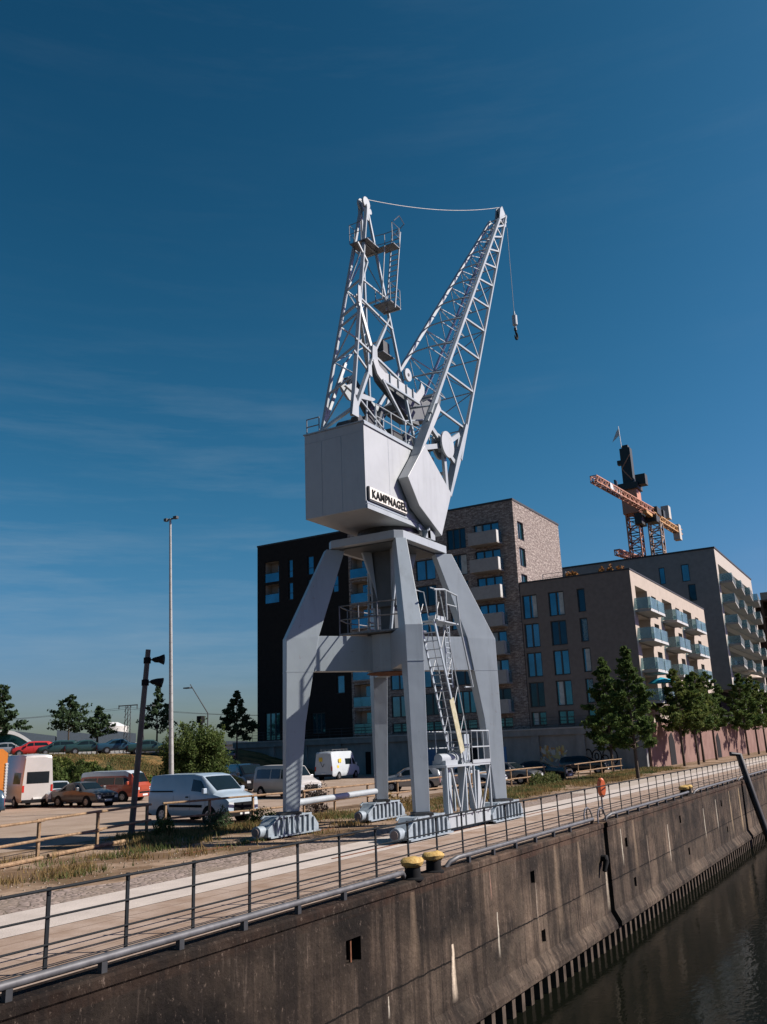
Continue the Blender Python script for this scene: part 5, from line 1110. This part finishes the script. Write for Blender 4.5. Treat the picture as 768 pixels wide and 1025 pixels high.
def ft(px,d,H,rad,h0,label,mm=LFD,n=3500,**k):
    x,y=Dp(az(px),d); tree((x,y,terrain(x,y)),H,rad,h0,label,mm,.17,n,34,group=FT,**k)
ft(-3,100,7.2,2.2,2.2,'dark tree cut by the left picture edge',n=4500)
ft(68,103,6.2,2.3,2.4,'thin open crowned tree above the green parked cars',n=2600,spread=.5)
ft(97,105,5.0,1.7,1.9,'smaller open tree right of the thin open crowned tree',n=2000,spread=.5)
ft(158,104,7.3,2.0,2.2,'dark thin tree between the leaning pole and the tall mast',n=2300,spread=.5)
ft(238,102,7.4,2.1,2.2,'dense dark cone shaped tree left of the black building',n=6000)
def bush(c,rx,ry,rz,n,size,mm,label,name='shrub',lobes=9,group=None,cat='bush'):
    rg=np.random.default_rng(int(c[0]*7+c[1]*3)); C=[]
    for k in range(lobes):
        th=rg.uniform(0,6.28); rr=rg.uniform(.15,.75); cc=np.array([c[0]+rx*rr*math.cos(th),c[1]+ry*rr*math.sin(th),c[2]]); h=rz*rg.uniform(.6,1.05)*(1.1-.5*rr); nn=n//lobes
        u=rg.uniform(0,1,nn); ph=rg.uniform(0,6.28,nn); s=np.sqrt(np.clip(1-u**1.6,0,1))*rg.uniform(.5,1,nn)
        lx=rx*.42*s*np.cos(ph)*(.6+.4*u); ly=ry*.42*s*np.sin(ph)
        C.append(np.stack([cc[0]+lx+rg.normal(size=nn)*.06,cc[1]+ly+rg.normal(size=nn)*.06,cc[2]+h*u+rg.normal(size=nn)*.08],1))
    root=thing(name,label,cat,tuple(c),group); leaves(np.concatenate(C),size,'foliage',mm,root)
    m=MB(); 
    for k in range(9):
        th=k*.7; m.tube([(c[0],c[1],c[2]-.1),(c[0]+rx*.4*math.cos(th),c[1]+ry*.4*math.sin(th),c[2]+rz*.6)],[.04,.012],BARK,5)
    m.build('stem',root); return root
root=thing('shrub','big round green bush behind the white panel van','bush',(41.8,28.3,0)); rg=np.random.default_rng(77); C=[]
for k in range(95):
    v=rg.normal(size=3); v/=np.linalg.norm(v); v[2]=abs(v[2])*1.0-.12; rr=rg.uniform(.45,1.02); c0=np.array([41.8+2.25*v[0]*rr,28.3+2.25*v[1]*rr,1.7+3.0*v[2]*rr]); r_=rg.uniform(.3,.62)
    q=rg.normal(size=(330,3)); q/=np.linalg.norm(q,axis=1)[:,None]; C.append(c0+q*(r_*rg.uniform(.35,1.1,(330,1)))*np.array([1,1,1.15]))
for k in range(40):
    th=rg.uniform(0,6.28); c0=np.array([41.8+1.9*math.cos(th)*rg.uniform(.2,1),28.3+1.9*math.sin(th)*rg.uniform(.2,1),rg.uniform(.2,1.5)]); C.append(c0+rg.normal(size=(200,3))*.33)
for k in range(30):
    th=rg.uniform(0,6.28); rr=rg.uniform(0,1.7); t_=np.linspace(0,1,34)[:,None]; b0=np.array([41.8+rr*math.cos(th),28.3+rr*math.sin(th),3.9-rr*.35]); C.append(b0+t_*np.array([rg.uniform(-.3,.3),rg.uniform(-.3,.3),rg.uniform(.6,1.35)])+rg.normal(size=(34,3))*.06)
leaves(np.concatenate(C),.075,'foliage',LFB,root)
m=MB()
for k in range(9):
    th=k*.7; m.tube([(41.8,28.3,-.1),(41.8+1.2*math.cos(th),28.3+1.2*math.sin(th),3.0)],[.05,.015],BARK,5)
m.build('stem',root)
for i,(px,d,s,mm) in enumerate(((54,84,2.1,LFB),(67,86,1.9,LFY),(79,84,2.2,LFB),(92,86,1.4,LFY),(106,83,1.9,LFB),(232,80,1.7,LFB),(222,76,1.5,LFD),(245,78,1.4,LFD),(140,82,1.3,LFY),(42,83,2.0,LFB),(240,88,1.6,LFD),(228,92,2.2,LFD),(205,86,2.0,LFD),(252,90,1.8,LFD))):
    x,y=Dp(az(px),d); nm=['leftmost of the embankment shrubs behind the camper','yellowish shrub on the bank above the camper','green bank shrub above the brown saloon','small yellow bank shrub','green bank shrub above the minibus','low shrub on the dark bank left of the podium','darkest low shrub beside the big bush','low dark shrub beside the black van','small yellowish shrub on the dry bank behind the leaning pole','green shrub high behind the camper roof','dark shrub at the podium corner','dark shrub under the cone shaped tree','dark shrub behind the big green bush','dark shrub against the podium end'][i]
    bush((x,y,terrain(x,y)-.1),s*1.1,s*1.1,s,3800,.11,mm,nm,lobes=7,group='shrubs on the street bank')
def tufts(specs_,mm,name,label,hmin,hmax,w=.012,seed=1):
    rg=np.random.default_rng(seed); V=[];F=[]
    for (cx,cy,rx,ry,n) in specs_:
        x=cx+rg.normal(size=n)*rx; y=cy+rg.normal(size=n)*ry; ok=(y>7.0); x=x[ok];y=y[ok];k=len(x)
        h=rg.uniform(hmin,hmax,k)*rg.uniform(.5,1,k); th=rg.uniform(0,6.28,k); l=h*rg.uniform(.1,.7,k); ww=w*(1+np.hypot(x,y)/40)
        dx,dy=np.cos(th),np.sin(th); z0=np.array([terrain(a,b_) for a,b_ in zip(x,y)])
        A=np.stack([x-dy*ww,y+dx*ww,z0],1);B=np.stack([x+dy*ww,y-dx*ww,z0],1);T=np.stack([x+dx*l,y+dy*l,z0+h],1)
        o=len(V); V+=np.stack([A,B,T],1).reshape(-1,3).tolist(); F+=[(o+3*i,o+3*i+1,o+3*i+2) for i in range(k)]
    me=bpy.data.meshes.new(name); me.from_pydata(V,[],F); me.materials.append(mm); me.update(); o=bpy.data.objects.new(name,me); COL.objects.link(o); return tag(o,label,'grass',kind='stuff')
rg=random.Random(11); dry=[];grn=[]
for i in range(120):
    x=rg.uniform(14,64); y=rg.uniform(8.3,13.8); (dry if rg.random()<.72 else grn).append((x,y,rg.uniform(.2,.7),rg.uniform(.15,.4),rg.randrange(60,190)))
for (x,y,s) in ((24.4,15.0,.5),(25.6,14.4,.55),(27.3,13.6,.6),(28.6,13.2,.6),(29.8,12.8,.6),(31.5,12.8,.6),(33,12.4,.6),(22.8,13.0,.4)):
    dry.append((x,y,s,s*.6,1100)); grn.append((x+.2,y,s,s*.7,500))
for i in range(60):
    x=rg.uniform(36,84); dry.append((x,rg.uniform(8.9,13.2) if x<62 else rg.uniform(9.2,12.4),.6,.4,420)); grn.append((rg.uniform(40,84),rg.uniform(9.6,12.6),.6,.3,300))
for i in range(150):
    px=rg.uniform(-10,255); x,y=Dp(az(px),rg.uniform(76,93)); dry.append((x,y,1.3,1.3,330)); 
    if i%2==0: grn.append((x,y,1.1,1.1,330))
tufts(dry,DRY,'dry_grass','dry straw coloured grass on the verge between fence and cobbles',.05,.3,.010,3)
tufts(grn,GRN,'green_weeds','patches of green weeds among the dry grass',.05,.3,.012,4)
bush((24.9,14.6,0),.7,.5,.75,1500,.035,LFB,'low weedy bush at the foot of the leaning pole',name='weed_clump',lobes=6,group='weed clumps by the fence',cat='weeds')
bush((27.2,13.6,0),1.1,.6,.85,2600,.035,LFD,'dark weedy bush below the middle fence post',name='weed_clump',lobes=8,group='weed clumps by the fence',cat='weeds')
bush((29.3,13.4,0),1.0,.6,.6,2000,.035,LFY,'low green weeds in front of the white van',name='weed_clump',lobes=8,group='weed clumps by the fence',cat='weeds')
bush((37.0,11.6,0),2.0,.7,.8,2600,.05,DRY,'straw coloured weeds between the left and back crane legs',name='weed_clump',lobes=9,group='weed clumps by the fence',cat='weeds')
bush((57.0,11.8,0),3.0,.8,.9,3600,.06,GRN,'weeds right of the crane below the fence',name='weed_clump',lobes=12,group='weed clumps by the fence',cat='weeds')
bush((35.3,14.9,0),.9,.8,1.5,1400,.05,mat('grey_twigs',(.16,.13,.11),.9,var=.3),'grey bare twiggy bush behind the left crane leg',name='weed_clump',lobes=8,group='weed clumps by the fence',cat='weeds')
rgs=np.random.default_rng(9); SV=[];SF=[]
n_=2000; X_=rgs.uniform(9,60,n_); Y_=7.0+rgs.uniform(0,1,n_)**1.3*7
for x,y in zip(X_,Y_):
    s=rgs.uniform(.012,.04); o=len(SV); SV+=[(x-s,y-s*.7,terrain(x,y)),(x+s,y-s*.6,terrain(x,y)),(x+s*.8,y+s,terrain(x,y)),(x-s*.7,y+s*.8,terrain(x,y)),(x,y,terrain(x,y)+s*.9)]; SF+=[(o,o+1,o+4),(o+1,o+2,o+4),(o+2,o+3,o+4),(o+3,o,o+4)]
me=bpy.data.meshes.new('pebbles'); me.from_pydata(SV,[],SF); me.materials.append(mat('pebble_stone',(.2,.16,.12),.9,var=.4,scale=9)); o=bpy.data.objects.new('pebbles',me); COL.objects.link(o); tag(o,'small pebbles scattered over the sandy verge','pebbles',kind='stuff')
# ------------------------------------------------------------------ far background
wr_=mat('blue_grey_sheet_roof',(.10,.13,.16),.5,var=.1); wl=mat('pale_sheet_wall',(.5,.5,.49),.7,var=.1); wc=mat('light_wall',(.55,.54,.51),.8)
def far_hall(px0,px1,d,z0,z1,zr,label,teeth=3):
    (x0,y0),(x1,y1)=Dp(az(px0),d),Dp(az(px1),d); root=thing('warehouse',label,'warehouse',(x0,y0,z0),'far halls beyond the street')
    A=Vector((x0,y0,0));B=Vector((x1,y1,0)); dn=Vector((A.y-B.y,B.x-A.x,0)).normalized(); dn=dn if dn.dot(A-Vector((0,-9.88,0)))>0 else -dn
    m=MB(); q=[A,B,B+dn*25,A+dn*25]; m.add([(v.x,v.y,z0-3) for v in q]+[(v.x,v.y,z1) for v in q],[(0,1,2,3),(4,5,6,7),(0,1,5,4),(1,2,6,5),(2,3,7,6),(3,0,4,7)],wl); m.build('wall',root)
    for k in range(teeth):
        a_=A.lerp(B,k/teeth)-dn*.6; b_=A.lerp(B,(k+.97)/teeth)-dn*.6; m=MB()
        m.add([(a_.x,a_.y,z1+.01),(b_.x,b_.y,z1+.01),(b_.x,b_.y,z1+(zr-z1)*.6),(a_.x,a_.y,zr)]+[(v.x,v.y,z) for v,z in ((a_+dn*25,z1+.01),(b_+dn*25,z1+.01),(b_+dn*25,z1+(zr-z1)*.6),(a_+dn*25,zr))],[(0,1,2,3),(4,5,6,7),(0,1,5,4),(1,2,6,5),(2,3,7,6),(3,0,4,7)],wr_); m.build('roof',root)
    m=MB(); N_=26
    for k in range(N_):
        q=A.lerp(B,(k+.3)/N_)-dn*.05; e=A.lerp(B,(k+.7)/N_)-dn*.05; m.add([(q.x,q.y,z0+.6),(e.x,e.y,z0+.6),(e.x,e.y,z1-.5),(q.x,q.y,z1-.5)],[(0,1,2,3)],wc)
    m.build('panel_row',root)
far_hall(14,136,185,3.2,5.6,8.4,'long blue grey roofed warehouse beyond the raised street')
far_hall(136,250,240,3.0,5.0,6.2,'low pale hall behind the thin trees and the mast',2)
# arched pavilion
(x0,y0),(x1,y1)=Dp(az(-25),140),Dp(az(34),140); root=thing('arched_pavilion','white arched roof pavilion with a glass front at the far left','pavilion',(x0,y0,3))
A=Vector((x0,y0,3.2));B=Vector((x1,y1,3.2)); dn=Vector((A.y-B.y,B.x-A.x,0)).normalized(); dn=dn if dn.dot(A-Vector((0,-9.88,0)))>0 else -dn
arc_=[A.lerp(B,t)+Vector((0,0,1.6+1.9*math.sin(math.pi*t))) for t in np.linspace(0,1,15)]
m=MB(); m.add([tuple(v) for v in arc_]+[tuple(v+dn*12) for v in arc_]+[tuple(v+Vector((0,0,.5))) for v in arc_]+[tuple(v+dn*12+Vector((0,0,.5))) for v in arc_],[(i,i+1,16+i,15+i) for i in range(14)]+[(30+i,31+i,46+i,45+i) for i in range(14)]+[(i,i+1,31+i,30+i) for i in range(14)],WHITE); m.build('roof',root)
m=MB(); gl=[v+dn*1.0-Vector((0,0,.02)) for v in arc_]; m.add([tuple(v) for v in gl]+[(v.x,v.y,3.4) for v in gl],[(i,i+1,16+i,15+i) for i in range(14)],WG); m.build('glass_front',root)
m=MB(); q=[A+dn*.9,B+dn*.9]; m.add([(q[0].x,q[0].y,1),(q[1].x,q[1].y,1),(q[1].x,q[1].y,4.3),(q[0].x,q[0].y,4.3)],[(0,1,2,3)],wc); m.build('wall',root)
# white silo dome behind
x,y=Dp(az(110),230); m=MB(); m.cyl((x,y,3),4.0,7.2,wc,'z',18); m.tube([(x,y,10.2),(x,y,11.2)],[3.6,1.5],WHITE,18); tag(m.build('storage_tank',smooth=True),'round pale tank rising behind the warehouse','tank')
# ------------------------------------------------------------------ tower cranes
OR=mat('crane_orange',(.50,.22,.13),.6,var=.12); DK=mat('crane_dark_machinery',(.02,.028,.03),.6,var=.2); YO=mat('crane_yellow_orange',(.52,.28,.1),.6,var=.1)
def lattice(m,a,b_,w,mm,n,r,up=(0,0,1),tri=False):
    a=Vector(a);b_=Vector(b_); d=(b_-a).normalized(); u=d.cross(Vector(up)); u=(u if u.length>.1 else Vector((0,1,0))).normalized(); v=u.cross(d).normalized()
    cs=[(-1,-1),(1,-1),(1,1),(-1,1)] if not tri else [(-1,-1),(1,-1),(0,1)]
    def C(i,k): t=i/n; return a.lerp(b_,t)+u*cs[k][0]*w/2+v*cs[k][1]*w/2
    K=len(cs)
    for k in range(K): m.bar(C(0,k),C(n,k),r*1.5,mm)
    for i in range(n):
        for k in range(K):
            k2=(k+1)%K; m.bar(C(i,k),C(i+1,k2) if (i+k)%2 else C(i,k2),r,mm); m.bar(C(i+1,k),C(i,k2),r,mm) if (i+k)%2==0 else None
            m.bar(C(i,k),C(i,k2),r,mm)
t1=thing('tower_crane','orange tower crane whose dark machinery head with a white flag rises above its neighbour','tower crane',(174.8,33,0),'tower cranes behind the apartment blocks')
bx,by=174.8,33.1
m=MB(); lattice(m,(bx,by,0),(bx,by,51.5),2.4,OR,34,.17); m.build('mast',t1)
m=MB(); m.box((bx-1.6,by-1.6,46.5),(bx+1.6,by+1.6,51.5),OR); m.box((bx-2,by-2,51.5),(bx+2,by+2,52.8),DK); m.build('slewing_unit',t1)
m=MB(); m.box((bx-.9,by-1.0,52.8),(bx+.9,by+1.1,60.6),DK); m.box((bx-1.2,by-3.5,52.2),(bx+.8,by-1.5,54.4),DK); m.box((bx-1,by+1.3,51.6),(bx+1,by+2.9,52.4),DK); m.box((bx-1,by+2.6,52.4),(bx+.6,by+2.9,54.2),DK); m.box((bx-.7,by+1.1,57.3),(bx+.4,by+1.9,58.2),DK); m.bar((bx-.9,by-.9,53.5),(bx-.9,by+1.0,56.2),.2,OR); m.bar((bx-.9,by+1.,56.2),(bx-.9,by-.9,59),.2,OR)
m.box((bx-.6,by-.6,60.6),(bx+.6,by+.6,61.3),DK); m.build('machinery_head',t1)
m=MB(); m.tube([(bx,by+.8,60.6),(bx,by+1.0,65.8)],.07,WHITE,6); m.add([(bx,by+1.0,65.4),(bx,by+1.5,64.8),(bx,by+2.6,62.6),(bx,by+1.0,63.8)],[(0,1,2,3)],WHITE); m.add([(bx+.02,by+1.0,65.4),(bx+.02,by+1.5,64.8),(bx+.02,by+2.6,62.6),(bx+.02,by+1.0,63.8)],[(3,2,1,0)],WHITE); m.build('flag',t1)
t2=thing('tower_crane','shorter orange tower crane with a slanting jib carrying a white banner and pale counterweights','tower crane',(177.4,30,0),'tower cranes behind the apartment blocks')
bx,by=177.6,29.6
m=MB(); lattice(m,(bx,by,0),(bx,by,44.8),2.3,mat('crane_pale_grey_orange',(.42,.3,.22),.6),30,.17); m.build('mast',t2)
m=MB(); lattice(m,(147.5,32.6,47.3),(bx,30.1,47.3),1.15,OR,26,.11); m.build('jib',t2)
m=MB(); m.box((153.5,31.35,46.8),(161,31.42,47.9),WHITE); m.build('banner',t2)
m=MB(); lattice(m,(bx,30.1,46.5),(199,29.3,46.8),1.1,YO,12,.14); m.box((bx-6,29.6,45.7),(bx,30.5,46.3),YO); m.build('counter_jib',t2)
m=MB(); m.box((bx-1.4,28.9,44.8),(bx+1.6,31.1,46.2),DK); m.box((bx-5,31.0,44.0),(bx-1.2,32.4,46.2),DK); m.build('machinery',t2); m=MB(); m.box((bx+1.5,29.2,47.1),(bx+5,30.4,48.6),DK); m.build('hoist_winch',t2); m=MB(); m.box((bx+7,29.2,47.0),(bx+8.6,30.4,49.0),DK); m.build('machinery',t2)
m=MB(); cwt=mat('counterweight_concrete',(.5,.48,.45),.8); m.box((188.6,28.9,48.0),(190.6,30.5,50.8),cwt); m.build('counterweight',t2); m=MB(); m.box((195.6,28.6,44.6),(197.6,30.0,48.0),cwt); m.build('counterweight',t2)
t3=thing('tower_crane','low orange crane jib just showing over the roofs left of the two crane masts','tower crane',(190,48,0),'tower cranes behind the apartment blocks')
m=MB(); lattice(m,(180,38.6,40.4),(200,37.5,41.4),1.1,OR,14,.12); m.build('jib',t3); m=MB(); lattice(m,(196,37.6,0),(196,37.6,40),2.0,OR,24,.18); m.build('mast',t3)
# parasols
def parasol(x,y,z,r_,mm,label):
    root=thing('parasol',label,'parasol',(x,y,z),'parasols on the balconies'); m=MB(); m.tube([(x,y,z),(x,y,z+2.2)],.03,WHITE,6); m.build('pole',root)
    m=MB(); m.tube([(x,y,z+1.75),(x,y,z+2.05),(x,y,z+2.3)],[r_,r_*.65,.05],mm,8,caps=False); m.build('canopy',root)
parasol(89.6,11.3,6.15,1.35,mat('turquoise_fabric',(.03,.36,.50),.8),'turquoise parasol on a low balcony of the taupe block')
parasol(150.,11.6,rows[5]+.0,1.6,mat('beige_fabric',(.62,.5,.42),.8),'pale beige parasol on the lowest balcony of the far grey block')
# person and bin near the pink wall: parked motorbike cover
m=MB(); m.box((86.9,22.6,19.11),(87.3,23.4,19.7),mat('terracotta_planter',(.35,.15,.07),.8)); 
rgp=random.Random(2)
for i,(y) in enumerate((13.6,14.6,15.4,18.4,19.0)):
    bush((87.6,y,19.12),.5,.45,.7,260,.09,mat('autumn_leaves',(.42,.2,.06),.8,var=.4,scale=6),['orange roof shrub nearest the canal edge','second orange roof shrub','third orange roof shrub','fourth orange roof shrub','orange roof shrub nearest the brick block'][i],name='roof_plant',lobes=3,group='orange plants on the taupe roof',cat='roof plant')
bush((87.8,37,28.4),1.4,1.4,.8,500,.12,MATS['autumn_leaves'],'orange plants on the brick block roof above the crane counterweight',name='roof_plant',lobes=4,cat='roof plant')

# one overall scale for every base colour (the exposure is raised by the same amount)
for m in bpy.data.materials:
    if not m.use_nodes: continue
    nt=m.node_tree
    for b in [n for n in nt.nodes if n.type=='BSDF_PRINCIPLED']:
        if b.inputs['Roughness'].default_value>.68: b.inputs['Specular IOR Level'].default_value=.1
        inp=b.inputs['Base Color']
        if inp.links: inp_src=inp.links[0].from_socket; nt.links.new(mixc(nt,1.,inp_src,(KALB,)*3,'MULTIPLY'),inp)
        else: inp.default_value=tuple(v*KALB for v in inp.default_value[:3])+(1,)
